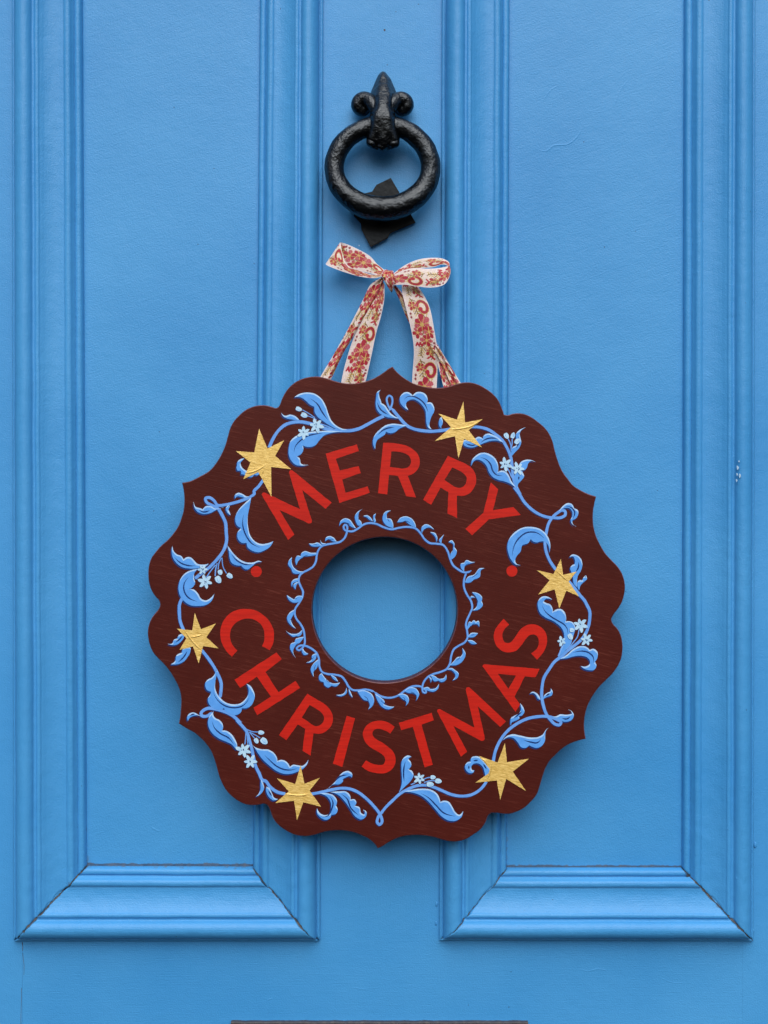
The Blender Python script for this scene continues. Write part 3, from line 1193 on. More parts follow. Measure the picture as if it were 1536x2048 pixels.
# hanging strands and tails first (they lie behind)
ribbon("strand", [(700, 400, 25), (600, 470, 23), (540, 590, 21), (470, 730, 20), (380, 900, 20), (290, 1060, 20), (180, 1245, 21), (140, 1312, 21)],
       [(715, 430, 27), (665, 540, 26), (600, 655, 24), (520, 790, 23), (440, 935, 23), (370, 1050, 22), (275, 1250, 22), (240, 1315, 22)],
       bow, v0=0.15, crown=0.10, u0=0.12, u1=0.72, pleat=0.5)
ribbon("tail", [(700, 420, 26), (630, 540, 24), (530, 740, 22), (443, 960, 20), (382, 1160, 18), (352, 1300, 16.5), (345, 1345, 16)],
       [(722, 470, 27), (718, 600, 26), (690, 740, 24), (650, 880, 22), (612, 1060, 20), (577, 1220, 18), (556, 1310, 16.5), (550, 1345, 16)],
       bow, v0=0.30, crown=0.05)
ribbon("strand", [(790, 480, 26), (845, 590, 23), (930, 790, 21), (1050, 950, 21), (1165, 1065, 21.5), (1285, 1310, 22), (1310, 1360, 22)],
       [(815, 470, 27), (890, 560, 24), (1000, 720, 21), (1110, 870, 21), (1178, 985, 22), (1372, 1305, 23), (1398, 1350, 23)],
       bow, v0=0.55, crown=0.08, u0=0.2, u1=0.95, pleat=0.4)
ribbon("strand", [(1120, 1000, 19), (1160, 1095, 19), (1225, 1335, 20), (1235, 1370, 20)],
       [(1165, 1000, 20), (1215, 1095, 20.5), (1312, 1335, 21), (1325, 1370, 21)],
       bow, v0=0.05, u0=0.1, u1=0.7)
ribbon("tail", [(868, 470, 23), (874, 540, 26), (918, 720, 27), (958, 900, 25), (972, 1040, 22), (962, 1200, 18), (955, 1325, 16), (955, 1375, 15.5)],
       [(990, 455, 22), (1062, 565, 25), (1112, 680, 26.5), (1150, 880, 25), (1170, 1010, 22), (1174, 1160, 18), (1166, 1345, 16), (1162, 1395, 15.5)],
       bow, v0=0.72, crown=0.06)
# loops
ribbon("loop", [(735, 352, 24), (660, 292, 21), (590, 218, 19), (470, 152, 18), (390, 118, 19), (345, 106, 23), (348, 122, 28), (368, 225, 31), (415, 308, 32), (520, 350, 32), (630, 382, 31), (700, 378, 29)],
       [(700, 400, 24), (610, 372, 21), (540, 355, 19), (440, 338, 18), (310, 312, 19), (228, 286, 23), (229, 300, 28), (300, 331, 31), (400, 366, 32), (520, 399, 32), (630, 411, 31), (700, 398, 29)],
       bow, v0=0.02, crown=0.02, flip=True)
ribbon("loop", [(785, 380, 24), (900, 298, 20), (1030, 247, 18), (1180, 238, 19), (1258, 264, 23), (1276, 296, 27), (1248, 312, 31), (1170, 326, 33), (1075, 330, 34), (970, 325, 34), (880, 345, 33), (795, 385, 30)],
       [(800, 440, 24), (900, 378, 20), (1010, 332, 18), (1130, 318, 19), (1215, 294, 22), (1280, 322, 28), (1276, 395, 32), (1228, 466, 34), (1130, 491, 35), (1000, 482, 35), (890, 466, 34), (800, 470, 31)],
       bow, v0=0.40, crown=0.04)
# the knot
ribbon("knot", [(722, 338, 22), (708, 352, 29), (700, 385, 33), (712, 425, 34), (738, 468, 33), (768, 520, 29), (776, 530, 24)],
       [(800, 352, 22), (798, 362, 29), (806, 395, 33), (808, 430, 34), (802, 468, 33), (790, 522, 29), (786, 534, 24)],
       bow, v0=0.33, crown=0.16, u0=0.1, u1=0.9, pleat=0.5)
sv, sf = [], []
for j in range(7):
    for i in range(12):
        th, ph = math.pi * j / 6, 2 * math.pi * i / 12
        c = W(600 + 716 / 4.267, 460 + 402 / 4.267, 0.0365)
        sv.append((c[0] + 0.0011 * math.sin(th) * math.cos(ph), c[1] + 0.0011 * math.sin(th) * math.sin(ph), c[2] + 0.0011 * math.cos(th)))
for j in range(6):
    for i in range(12):
        sf.append((j * 12 + i, j * 12 + (i + 1) % 12, (j + 1) * 12 + (i + 1) % 12, (j + 1) * 12 + i))
mk("pin_head", sv, sf, M["pin"], bow, smooth=True)

# ------------------------------------------------------------------ the wreath board
BF = 0.043            # front face, metres before the door
BB = 0.0255           # back face
wr = thing("wreath_board", "dark brown scalloped wooden ring painted MERRY CHRISTMAS with blue vines and gold stars", "wreath", W(770, 1700, BB))

OUT = """A 470,1505* 560,1490 690,1430 830,1345 920,1235 990,1110 1030,1010 1060,900 1090,800 1130,725 1200,645 1300,565 1400,525
B -30,512 40,520 90,535 135,548 165,540* 188,505 212,440 250,362 310,282 400,210 500,166 600,147 700,148 800,172 900,205 1000,228 1100,235 1200,228 1300,205 1400,165 1480,118
C 0,80 50,42 97,18* 135,68 190,120 270,180 370,235 480,270 600,290 700,290 800,278 900,245 1000,222 1100,222 1200,250 1300,305 1390,375 1450,445 1490,530 1520,610
D -10,632* 40,640 90,624 180,615 260,628 340,665 430,730 510,800 570,880 610,970 635,1070 665,1180 700,1280 750,1380 810,1460
E 870,0 960,60 1060,110 1172,148* 1150,230 1132,340 1130,470 1145,570 1180,680 1230,780 1290,878 1370,965 1450,1050 1500,1130 1530,1220 1540,1310 1530,1400 1505,1490
F 1450,50 1390,130 1365,185 1385,240 1440,300 1485,385 1505,480 1507,590 1490,690 1450,780 1380,880 1290,970 1220,1040 1150,1130 1090,1230 1045,1340 1025,1430
G 1336,0 1342,90 1358,180* 1260,205 1150,245 1050,310 970,385 890,470 840,560 805,660 770,780 730,890 650,990 560,1070 470,1115 390,1140 300,1142 220,1130 150,1130* 110,1160 75,1245
H 1215,1285 1130,1345 1060,1390 980,1420 900,1432 800,1425 720,1405 640,1380 540,1360 430,1350 330,1352 230,1365 130,1400 50,1440
I 1500,1495 1443,1522* 1400,1460 1330,1400 1230,1350 1120,1310 1000,1292 900,1290 800,1300 720,1320 640,1345 560,1360 470,1362 380,1345 300,1310 220,1260 150,1200 95,1120 70,1050
J 1200,1060 1175,1025* 1130,1013 1080,1025 1000,1032 900,1020 820,985 740,930 660,850 600,750 560,650 530,540 500,440 460,340 400,250 320,165 240,100 140,45
K 430,1520* 445,1440 455,1330 460,1230 450,1130 425,1050 380,960 320,860 240,760 170,690 100,610 60,520 38,430 32,340 45,260 75,180 120,115 165,60
L 190,1535 180,1485 130,1430 80,1350 50,1260 38,1150 45,1040 80,930 130,860 200,780 290,700 360,620 420,530 460,430 490,320 500,210 497,120 484,30"""
outer = smooth(pts(OUT), True, 2.5)
NH = 160
HC, HR = (769.3, 1220.0), 145.6
hole = [(HC[0] + HR * math.cos(2 * math.pi * i / NH), HC[1] + HR * math.sin(2 * math.pi * i / NH)) for i in range(NH)]


def board_mesh():
    vs, fs = [], []
    rings = []
    for P, sg in ((outer, 1), (hole, -1)):
        n = len(P)
        N = normals2(P)
        if sg < 0:
            N = [(-a, -b) for a, b in N]
        def ring(inset, d):
            b = len(vs)
            for i in range(n):
                x, y, _ = W(P[i][0] - N[i][0] * inset, P[i][1] - N[i][1] * inset, BF)[0], 0, 0
                q = W(P[i][0] - N[i][0] * inset, P[i][1] - N[i][1] * inset, BF)
                vs.append((q[0], -d, q[2]))
            return b
        rs = [ring(2.2, BF), ring(1.7, BF - 0.0001), ring(0.75, BF - 0.0005), ring(0.0, BF - 0.0015), ring(0.0, BB + 0.001), ring(1.2, BB)]
        for a, b in zip(rs, rs[1:]):
            for i in range(n):
                j = (i + 1) % n
                fs.append((a + i, a + j, b + j, b + i))
        rings.append((rs[0], rs[-1], n))
    for which, d in ((0, BF), (1, BB)):
        loops = [[Vector((vs[r[which] + i][0], vs[r[which] + i][2], 0)) for i in range(r[2])] for r in rings]
        idx = [r[which] + i for r in rings for i in range(r[2])]
        for t in tessellate_polygon(loops):
            fs.append(tuple(idx[i] for i in t))
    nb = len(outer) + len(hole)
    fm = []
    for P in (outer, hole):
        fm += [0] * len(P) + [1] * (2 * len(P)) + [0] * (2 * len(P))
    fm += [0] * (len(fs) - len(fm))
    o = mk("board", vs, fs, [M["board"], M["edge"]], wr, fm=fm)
    fix_normals(o)
    return o


board_mesh()

# --- lettering
LET = [
    ("M", "a 150,765* 163,738 195,740* 640,950* 500,485* 510,455 540,450* 1045,865* 968,945* 668,705* 790,1090* 785,1125 750,1130* 378,960* 567,1275* 487,1343*", None),
    ("E", "b 8,240* 408,120* 432,205* 140,305* 190,455* 430,397* 458,487* 220,570* 265,740* 545,657* 573,740* 185,870*", None),
    ("R", "b 745,100* 840,100 950,115 1060,145 1140,195 1190,250 1212,320 1205,400 1165,465 1110,505 1060,522* 1165,800* 1040,785* 935,525* 820,510* 795,760* 680,745*",
     "b 850,210* 930,213 1020,235 1075,270 1100,320 1090,380 1060,415 1010,428 930,422 830,408*"),
    ("R", "c 485,203* 600,255 700,300 780,350 830,420 848,510 830,590 785,660 720,705 600,712* 603,1000* 480,940* 492,665* 390,610* 270,830* 168,765*",
     "c 540,352* 620,388 690,430 725,480 720,540 690,590 640,612 590,605 520,565 440,512*"),
    ("Y", "c 1035,540* 1128,630* 1062,900* 1325,858* 1418,960* 1010,1015* 795,1220* 710,1138* 940,930*", None),
    ("C", "d 280,790* 190,690 145,590 133,480 150,380 200,290 280,220 380,183 490,180 600,205 700,270 770,350 812,450 818,550 800,640 765,705* 665,655* 690,600 697,520 685,440 645,370 580,322 500,300 420,310 340,350 280,415 257,500 265,580 295,650 350,710*", None),
    ("H", "d 850,735* 918,822* 710,985* 875,1245* 1095,1100* 1152,1190* 605,1540* 555,1445* 780,1300* 600,1045* 385,1190* 315,1085*", None),
    ("R", "e 542,175* 640,235 760,305 835,385 870,480 855,570 800,640 730,682 620,683* 583,968* 480,905* 515,625* 420,570* 272,770* 180,705*",
     "e 570,320* 650,365 720,415 755,475 745,535 700,580 650,590 600,570 540,525 470,480*"),
    ("I", "e 1045,458* 1153,490* 990,1112* 870,1070*", None),
    ("S", "f 572,600* 500,550 410,523 320,525 240,560 185,620 165,690 180,760 225,830 300,885 380,930 440,985 450,1030 430,1075 380,1088 310,1078 205,1028* 148,1108* 250,1170 350,1193 450,1190 530,1150 575,1080 582,1000 555,920 490,855 410,800 340,760 295,715 288,670 310,638 360,625 430,640 515,685*", None),
    ("T", "f 625,548* 1045,420* 1072,515* 915,570* 1060,1085* 955,1118* 805,600* 655,640*", None),
    ("M", "h 283,785* 292,762 318,757* 760,995* 650,510* 662,480 695,475* 1165,915* 1090,985* 805,720* 890,1110* 888,1150 850,1165* 490,970* 668,1302* 588,1365*", None),
    ("A", "g 608,655* 622,634 660,632* 1340,690* 1285,797* 1150,787* 1018,1045* 1088,1145* 1030,1240*", "g 805,752* 1038,775* 940,945*"),
    ("S", "g 880,50* 820,115 770,190 752,270 765,350 810,420 880,470 960,478 1040,455 1105,390 1160,310 1215,258 1270,250 1315,285 1330,350 1310,420 1230,490* 1305,572* 1370,500 1420,410 1435,310 1410,215 1350,150 1270,120 1190,125 1110,170 1050,245 1000,315 950,358 905,355 870,310 862,250 885,190 948,122*", None),
]


def wobble(P, a=0.35, sd=0.0):
    """a hand-painted edge is never quite true"""
    return [(p[0] + a * noise.noise(Vector((p[0] * 0.09, p[1] * 0.09, sd))), p[1] + a * noise.noise(Vector((p[0] * 0.09, p[1] * 0.09, sd + 9)))) for p in P]


for i, (ch, a, b) in enumerate(LET):
    pt = Paint(BF)
    loops = [wobble(smooth(pts(a), True, 2.5), 0.5, i)]
    if b:
        loops.append(wobble(smooth(pts(b), True, 2.5), 0.4, i))
    pt.poly(loops, 0.00014)
    pt.build("letter", M["red"], wr, label="red painted letter " + ch)
for (x, y) in ((512.7, 1143.1), (1023.8, 1142)):
    pt = Paint(BF)
    pt.poly([wobble([(x + 11 * math.cos(2 * math.pi * i / 40), y + 11 * math.sin(2 * math.pi * i / 40)) for i in range(40)], 0.6, x)], 0.00014)
    pt.build("dot", M["red"], wr)

# --- stems
STEMS = [  # outer vine, between the stars
    ("B 55,1055 110,930 180,830 270,760 380,730 470,728 560,745 700,790 850,830 1000,840 1100,838 1200,815 1320,755 1440,690 N 745,690", 6.2, 0, 0),
    ("N 880,575 835,500 808,420 805,345 850,298 895,325 912,400 895,490 862,560 840,600", 3.6, 0, 6),
    ("N 880,525 960,620 1060,740 1200,880 1330,940 C 450,835 600,848 740,835 840,820", 6.0, 8, 0),
    ("P 120,130 300,140 450,185 590,275 720,390 790,500 860,650 890,760 905,900 920,1050 950,1190 1000,1310 1060,1430 E 120,30 180,110 250,220 340,310 440,375 540,410 640,420 720,415 772,380 768,335 730,322 680,350 610,410 560,490 530,600 512,740 530,860 570,960 650,1080", 5.6, 0, 0),
    ("E 810,1225 890,1320 960,1410 1020,1480 F 1050,0 1085,80 1085,180 1060,300 Q 1050,1060 970,1160 850,1260 720,1360 600,1470 F 640,720 560,830 500,930 475,1050 470,1150 490,1280 R 950,380 1010,460 1080,525 1150,532 1168,500 1110,455 1030,422 950,405 800,410 650,440 520,500 400,580 300,680 220,800 160,940 128,1095", 5.8, 0, 0),
    ("H 1300,660 1220,760 1100,830 970,845 850,825 740,780 620,730 500,705 400,715 310,750 200,810 100,900 0,1000 I 1490,1060 1445,1125 1438,1185 1468,1210 1497,1180 1490,1120 1460,1060 1380,960 1290,870 1180,790 1070,750 970,745 850,765 720,795 560,825", 5.6, 0, 0),
    ("I 260,815 150,790 60,720 0,650 S 640,1160 560,1020 500,900 450,700 420,560 370,380 320,220 240,120 130,0 T 1060,1010 920,880 720,785 560,745 440,735 360,770 310,830 320,875 380,890 450,870 520,800", 6.0, 0, 6),
    ("K 720,570 800,670 870,770 930,880 975,1000 970,1120 960,1200", 6.0, 0, 6),
    ("K 495,320 455,220 440,130 438,0 U 150,1290 140,1150 155,1040 200,950", 6.0, 0, 0),
    ("U 385,665 480,590 600,500 700,400 790,290 840,200 870,80 L 1040,600 1030,480 990,390 945,310", 6.2, 0, 0),
    ("L 960,330 920,290 850,255 785,215 775,170 820,160 880,195 925,255 1040,250 1150,225 1260,190 1350,150 1400,100 O 560,1390 650,1270 735,1150", 5.6, 5, 0),
    # bud stalks
    ("B 480,575 560,620 640,675", 1.8, 0, 0), ("B 540,650 600,670 660,700", 1.8, 0, 0), ("B 660,740 760,770 900,830", 2.4, 0, 8),
    ("P 820,350 870,450 885,600", 2.2, 0, 0), ("P 905,360 905,450 885,560", 2.2, 0, 0), ("P 810,920 860,1010 900,1120", 2.4, 0, 5),
    ("U 560,650 620,560 700,460", 2.2, 0, 0), ("U 695,630 700,540 725,430", 2.4, 0, 0), ("U 740,530 750,440 790,350", 2.0, 0, 0), ("U 870,590 820,500 800,350", 1.8, 0, 0),
    ("Q 940,950 910,1090 830,1200 740,1320", 2.0, 0, 0), ("Q 800,1130 780,1220 700,1330", 2.0, 0, 0), ("Q 620,1260 580,1360 540,1460", 2.0, 0, 0),
    ("S 320,180 420,220 545,230", 2.0, 0, 0), ("S 370,230 470,280 580,345", 1.8, 0, 0), ("S 370,230 420,290 475,355", 1.8, 0, 0), ("S 305,210 300,340 285,470", 2.0, 0, 0), ("S 330,260 335,380 345,490", 1.6, 0, 0),
    ("H 330,700 400,665 430,640", 2.2, 0, 0), ("H 490,635 540,612 600,605", 2.0, 0, 0), ("H 500,672 580,650 640,650", 2.0, 0, 0),
]
INNER = [
    "p 865,338 825,312 814,275 838,250 860,275 860,320 850,370 820,430 770,470 690,490 600,505 530,530 490,580 470,650 460,720 420,790 360,830 300,860 255,900 240,970 265,1040 295,1110 285,1180 240,1260 195,1330 190,1400 220,1470 r 250,290 300,380 315,470 315,560 290,608 240,642 214,622 240,590 320,585 400,620 470,680 500,760 505,850 540,920 600,945 700,955 790,980 840,1040 880,1110 930,1150 1000,1155 1100,1145 1220,1180",
    "p 858,330 930,335 1000,300 1080,245 1150,230 1230,240 1330,285 1430,310 q 310,290 430,280 520,300 590,370 630,430 700,485 790,495 870,510 930,590 960,680 1000,770 1060,820 1150,862 1210,852 1236,835",
    "q 1170,868 1142,950 1140,1050 1180,1150 1230,1230 1245,1310 1215,1390 1175,1480 s 1165,310 1180,400 1185,480 1150,540 1080,580 1010,630 975,720 960,810 920,880 840,920 740,950 670,990 620,1060 605,1130 622,1182 652,1185 652,1160 618,1132 600,1115 530,1100 450,1115 380,1160 300,1220 200,1250 100,1240 r 1200,1172",
]
for i, (a, w, t0, t1) in enumerate(STEMS):
    P = smooth([(x, y, False) for x, y, _ in pts(a)], False, 2.0)
    pt = Paint(BF)
    big = w > 3
    if big:
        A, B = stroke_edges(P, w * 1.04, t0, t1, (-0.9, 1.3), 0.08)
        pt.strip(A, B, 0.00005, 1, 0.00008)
    A, B = stroke_edges(P, w, t0, t1, (0, 0), 0.10)
    pt.strip(A, B, 0.00012 + (0 if big else 0.00022), 0, 0.00020 + (0 if big else 0.00022))
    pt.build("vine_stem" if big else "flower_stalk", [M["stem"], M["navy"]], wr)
for i, a in enumerate(INNER):
    P = smooth([(x, y, False) for x, y, _ in pts(a)], False, 1.6)
    pt = Paint(BF)
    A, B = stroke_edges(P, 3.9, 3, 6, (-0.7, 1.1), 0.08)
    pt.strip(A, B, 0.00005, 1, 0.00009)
    A, B = stroke_edges(P, 3.7, 3, 6, (0, 0), 0.12)
    pt.strip(A, B, 0.00012, 0, 0.00021)
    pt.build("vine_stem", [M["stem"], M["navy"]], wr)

# --- leaves: outline, veins
LEAVES = [
    ("B 375,412* 430,375 530,352 640,370 730,440 780,530 810,620 850,710 920,780 1010,820 1060,828* 960,832 830,775 740,715 670,660 635,600 632,535* 580,510 520,455 460,415", ["B 580,430 670,500 730,600 805,705"]),
    ("B 990,855* 830,840 700,845 580,855 470,880 380,920 330,970 305,1060 305,1150 340,1230 400,1280 460,1290 555,1278* 460,1260 440,1190 405,1170* 470,1130 490,1090 485,1030* 560,1050 640,1030 700,960 760,900 850,870", ["B 370,1120 390,1040 450,970 540,910 640,885 740,870"]),
    ("B 205,612* 260,650 320,635 380,650 440,705* 390,705 330,695 270,680 235,660", []),
    ("N 680,190* 620,230 600,330 590,450 610,560 680,650 800,710 930,730 1040,740* 960,700 880,640 820,560 760,480 700,445* 690,400 660,320 655,240", ["N 615,430 680,560 830,665"]),
    ("N 1195,875* 1050,850 900,840 780,870 670,950 590,1030 545,1120 540,1230 580,1330* 590,1230 620,1150 700,1090 770,1040 785,990* 860,1020 960,1000 1050,930 1130,895", ["N 630,1060 720,970 820,925 950,910"]),
    ("C 300,580* 240,540 195,480 190,420 220,370 280,345 330,365 355,390* 400,350 460,345 520,375 545,430 540,480* 590,480 625,530 630,590 600,650 575,720 570,780 600,825* 550,800 530,740 525,660 515,580 480,520 430,470 370,440 310,450 275,480 270,520 290,560", ["C 245,440 280,410 350,400 430,430 500,490 550,600"]),
    ("C 720,660* 740,720 735,760 720,790 725,815* 700,790 690,740 700,690", []),
    ("P 740,440* 640,340 540,285 440,260 370,290 340,360* 300,330 240,325 190,360 100,380 0,380 -40,400 -20,480 60,520 160,525 260,490 370,440 500,400 640,400", ["P 300,440 400,370 520,345 640,370", "P 0,440 120,485 230,470"]),
    ("P 125,880* 130,780 190,700 280,640 390,628 500,670 580,740 630,840 640,940 635,1000* 700,970 780,990 840,1060 890,1170 940,1240 980,1310* 880,1230 760,1180 640,1150 530,1090 460,1000 420,890 340,800 240,760 170,790 140,840", ["P 290,715 400,755 490,850 530,970 600,1050 720,1065"]),
    ("P 1165,140* 1050,190 990,250 980,340 1010,420 990,480 920,520 890,600 890,700* 960,620 1050,520 1080,420 1060,330 1050,260 1080,200", ["P 1030,320 1030,430 980,540"]),
    ("P 1360,808* 1260,765 1160,765 1080,800 1030,880 1000,980 960,1050 950,1150 980,1280 1010,1330* 1020,1230 1080,1160 1135,1080 1110,1010 1090,970* 1150,960 1190,910 1210,840 1260,790", ["P 1030,1150 1035,1080"]),
    ("E 685,345* 740,270 800,232 850,240 885,300* 930,320 935,380 905,430 865,450 870,500 912,530* 860,500 840,450 860,400 860,340 820,295 750,300", ["E 780,275 840,285 890,340 870,430"]),
    ("E 205,1025* 140,1020 80,960 45,880 30,780 60,680 130,600 230,545 330,535 440,560 520,620 570,710 580,800 565,870* 560,790 520,730 470,720 400,735 350,715 330,690* 300,740 220,775 200,850 150,910 130,960 150,1010", ["E 95,910 110,800 180,680 280,610 400,610 500,680"]),
    ("E 822,925* 860,890 920,900 975,950 990,1020 970,1100 930,1170 920,1240 920,1310* 880,1260 870,1190 850,1120 835,1060 870,1020 890,1015* 895,960 870,915", ["E 940,985 940,1050 905,1115"]),
    ("E 1035,1155* 1050,1200 1010,1240 970,1280 950,1350* 925,1290 930,1240 960,1215 990,1220 1000,1190", []),
    ("Q 430,380* 340,320 260,312 190,350 150,430 155,530 200,640 300,720 450,790 560,870 630,960 660,1090 650,1200 600,1330 540,1480* 700,1330 780,1200 840,1050 870,920 840,830 760,790 690,795* 690,690 660,610 600,560 520,560 440,610* 430,540 390,470 310,440 265,410 300,365", ["Q 230,480 290,600 400,700 550,790 660,860 715,940 720,1030"]),
    ("F 700,690* 800,630 880,560 970,525 1040,535 1085,575* 1130,560 1180,595 1185,660 1165,710 1150,725* 1170,780 1140,830 1080,835 1010,815 965,780* 1040,785 1085,750 1085,710 1050,670 980,650 890,655 800,680", ["F 870,610 980,590 1070,610 1130,670 1130,740"]),
    ("F 315,1138* 350,1110 400,1125 440,1170 455,1215* 420,1200 400,1160 370,1130", []),
    ("F 585,1065* 610,1110 600,1155 540,1175 490,1205* 500,1160 540,1125 580,1105", ["F 520,1165 575,1130"]),
    ("R 540,205* 590,270 605,340 570,390 520,410 530,430 470,470 410,500 400,560* 390,500 400,430 460,390 520,360 550,310 550,260", ["R 440,435 510,380 570,330"]),
    ("R 1285,300* 1340,335 1365,390 1340,450 1270,485 1190,480 1120,440 1030,410* 1100,400 1150,375 1230,380* 1290,375 1335,360 1320,325", ["R 1180,430 1250,445 1310,410"]),
    ("R 980,572* 940,620 925,690 920,780 880,850 800,890 720,870 680,850* 620,890 560,880 500,800 440,740 370,725 270,775* 330,710 420,680 540,700 700,730 820,720 890,680 930,620", ["R 590,765 700,800 800,810 860,760"]),
    ("H 340,345* 300,325 250,345 215,400 210,480 215,580 215,680 180,800* 260,720 330,650 365,570 340,520 300,505* 335,460 325,400 300,370 320,350", ["H 262,400 240,500 245,660"]),
    ("H 240,790* 340,765 480,750 590,765 670,820 710,920* 750,905 810,915 860,980 900,1050 950,1085 1000,1040* 980,1110 910,1160 820,1160 730,1110 640,1010 560,920 460,840 350,800", ["H 460,810 560,870 650,960 750,1060 900,1105"]),
    ("H 1145,515* 1130,545 1080,550 1035,510 1025,455 1060,410 1095,405* 1110,350 1160,335 1220,350 1270,400 1320,460 1360,510* 1330,560 1290,590 1275,540 1250,470 1200,430 1140,430 1105,470 1115,510", ["H 1130,395 1190,385", "H 1255,430 1300,500", "H 1070,500 1075,455"]),
    ("I 1112,610* 1115,560 1070,525 1000,540 940,600 880,680 800,755* 870,700 960,690 1000,650 995,630* 1050,600 1090,590", ["I 890,670 960,595 1060,575"]),
    ("I 665,1000* 700,1060 770,1090 830,1070 845,1000 840,920 790,850 690,810* 800,810 880,840 920,900 910,970* 930,1020 910,1070 850,1085* 830,1130 780,1150 710,1120 665,1060", ["I 720,1110 800,1100 850,1020 870,930 830,850"]),
    ("I 830,795* 950,785 1040,790 1090,840 1095,890* 1150,890 1170,930 1150,970* 1210,990 1230,1060 1270,1080 1275,1040 1255,1020* 1295,1040 1290,1110 1230,1145 1160,1110 1090,1010 1010,900 920,820", ["I 970,815 1050,880 1100,1000 1200,1090"]),
    ("S 410,460* 500,530 600,560 740,570 850,640 900,720 910,790* 970,765 1050,780 1120,840 1150,900* 1210,860 1300,870 1390,880 1460,830 1505,760* 1490,830 1420,920 1320,980 1180,1030 1020,1030 880,970 750,870 630,760 540,640 470,530", ["S 660,670 760,770 900,890 1040,950 1170,960 1290,930"]),
    ("T 550,790* 540,850 580,920 660,960 720,1030 730,1100 715,1160* 800,1170 900,1240 960,1330 1000,1430 1000,1536* 960,1500 900,1430 800,1380 660,1320 540,1230 470,1130 440,1010 460,910 500,850", ["T 520,990 560,1100 680,1220 830,1300 940,1430"]),
    ("T 1180,265* 1250,300 1310,390 1340,490 1320,590 1270,680 1190,730 1090,735* 1080,800 1020,850 930,865 830,830 760,760 750,730* 700,760 600,755 510,710 450,630 440,550 490,460 500,415* 430,390 390,310 390,250 430,190 520,140 570,80 595,0* 612,10 600,130 580,240 580,350 620,460 690,550 800,630 940,660 1060,640 1150,570 1210,480 1220,370 1200,300", ["T 545,430 590,530 680,630 800,700 940,725 1080,700 1180,620 1225,540"]),
    ("T 60,980* 40,920 60,860 120,820 190,820 240,850 310,895* 230,870 150,885 90,920 65,960", ["T 95,880 150,850 190,845"]),
    ("K 290,498* 350,490 375,440 415,430* 430,390 470,370 510,375 500,410 460,470 400,510 340,512", ["K 390,480 440,440 480,395"]),
    ("K 328,760* 390,710 400,650 440,620 475,610* 480,570 510,545 580,545 580,600 550,660 500,720 430,755 370,762", ["K 420,735 500,660 540,590"]),
    ("U 35,165* 60,250 110,300 170,320 210,375* 260,340 320,345 370,390 420,440 500,455 600,440* 540,490 430,510 300,515 180,490 90,420 35,320 25,230", ["U 70,340 150,420 260,465 390,475"]),
    ("U 680,905* 620,970 550,1005 480,980 430,900 370,840 280,835* 350,800 385,740 370,660 370,600 430,520* 330,540 230,590 160,680 130,800 150,920 210,1010 320,1080 440,1090 560,1070 640,1010", ["U 285,650 220,740 215,850 270,950 350,1000 420,1020"]),
    ("U 875,150* 920,210 990,300 1080,380 1180,420 1280,420 1370,395 1415,415* 1340,420 1260,480 1190,530 1130,510 1095,470* 1020,465 950,430 915,350 905,260", ["U 940,290 1040,400 1150,450 1260,455"]),
    ("L 1360,160* 1340,270 1315,400 1320,540 1350,650 1420,730 1490,755 1560,748 1644,718* 1600,790 1540,830 1460,860 1370,840 1310,790 1300,740* 1240,740 1190,690 1185,610 1230,550* 1180,520 1155,440 1190,330 1270,240", ["L 1262,380 1250,500 1290,640 1370,750 1470,800"]),
    ("L 622,220* 650,280 700,295 740,310* 780,270 840,270 900,300 1000,285* 930,310 830,360 740,370 670,340 630,280", ["L 690,320 750,345 830,325"]),
    ("L 1155,175* 1150,130 1190,100 1250,115 1300,145 1340,145* 1290,165 1220,150 1180,145", []),
    ("L 1095,390* 1050,350 1035,290 1075,260 1085,280* 1070,320 1085,350", []),
    ("O 375,735* 300,750 240,800 230,870 220,910* 240,970 300,975 310,1040* 370,1050 440,1090 530,1090 560,1050* 620,1060 660,1040* 640,980 520,1000 400,970 320,900 300,820 340,770", []),
    ("J 1030,920* 1070,880 1095,820 1095,760 1100,690* 1130,750 1140,810 1110,870", []),
    ("J 1320,950* 1270,930 1240,870 1200,800 1165,790* 1170,860 1210,930 1260,965", ["J 1195,840 1240,910"]),
]
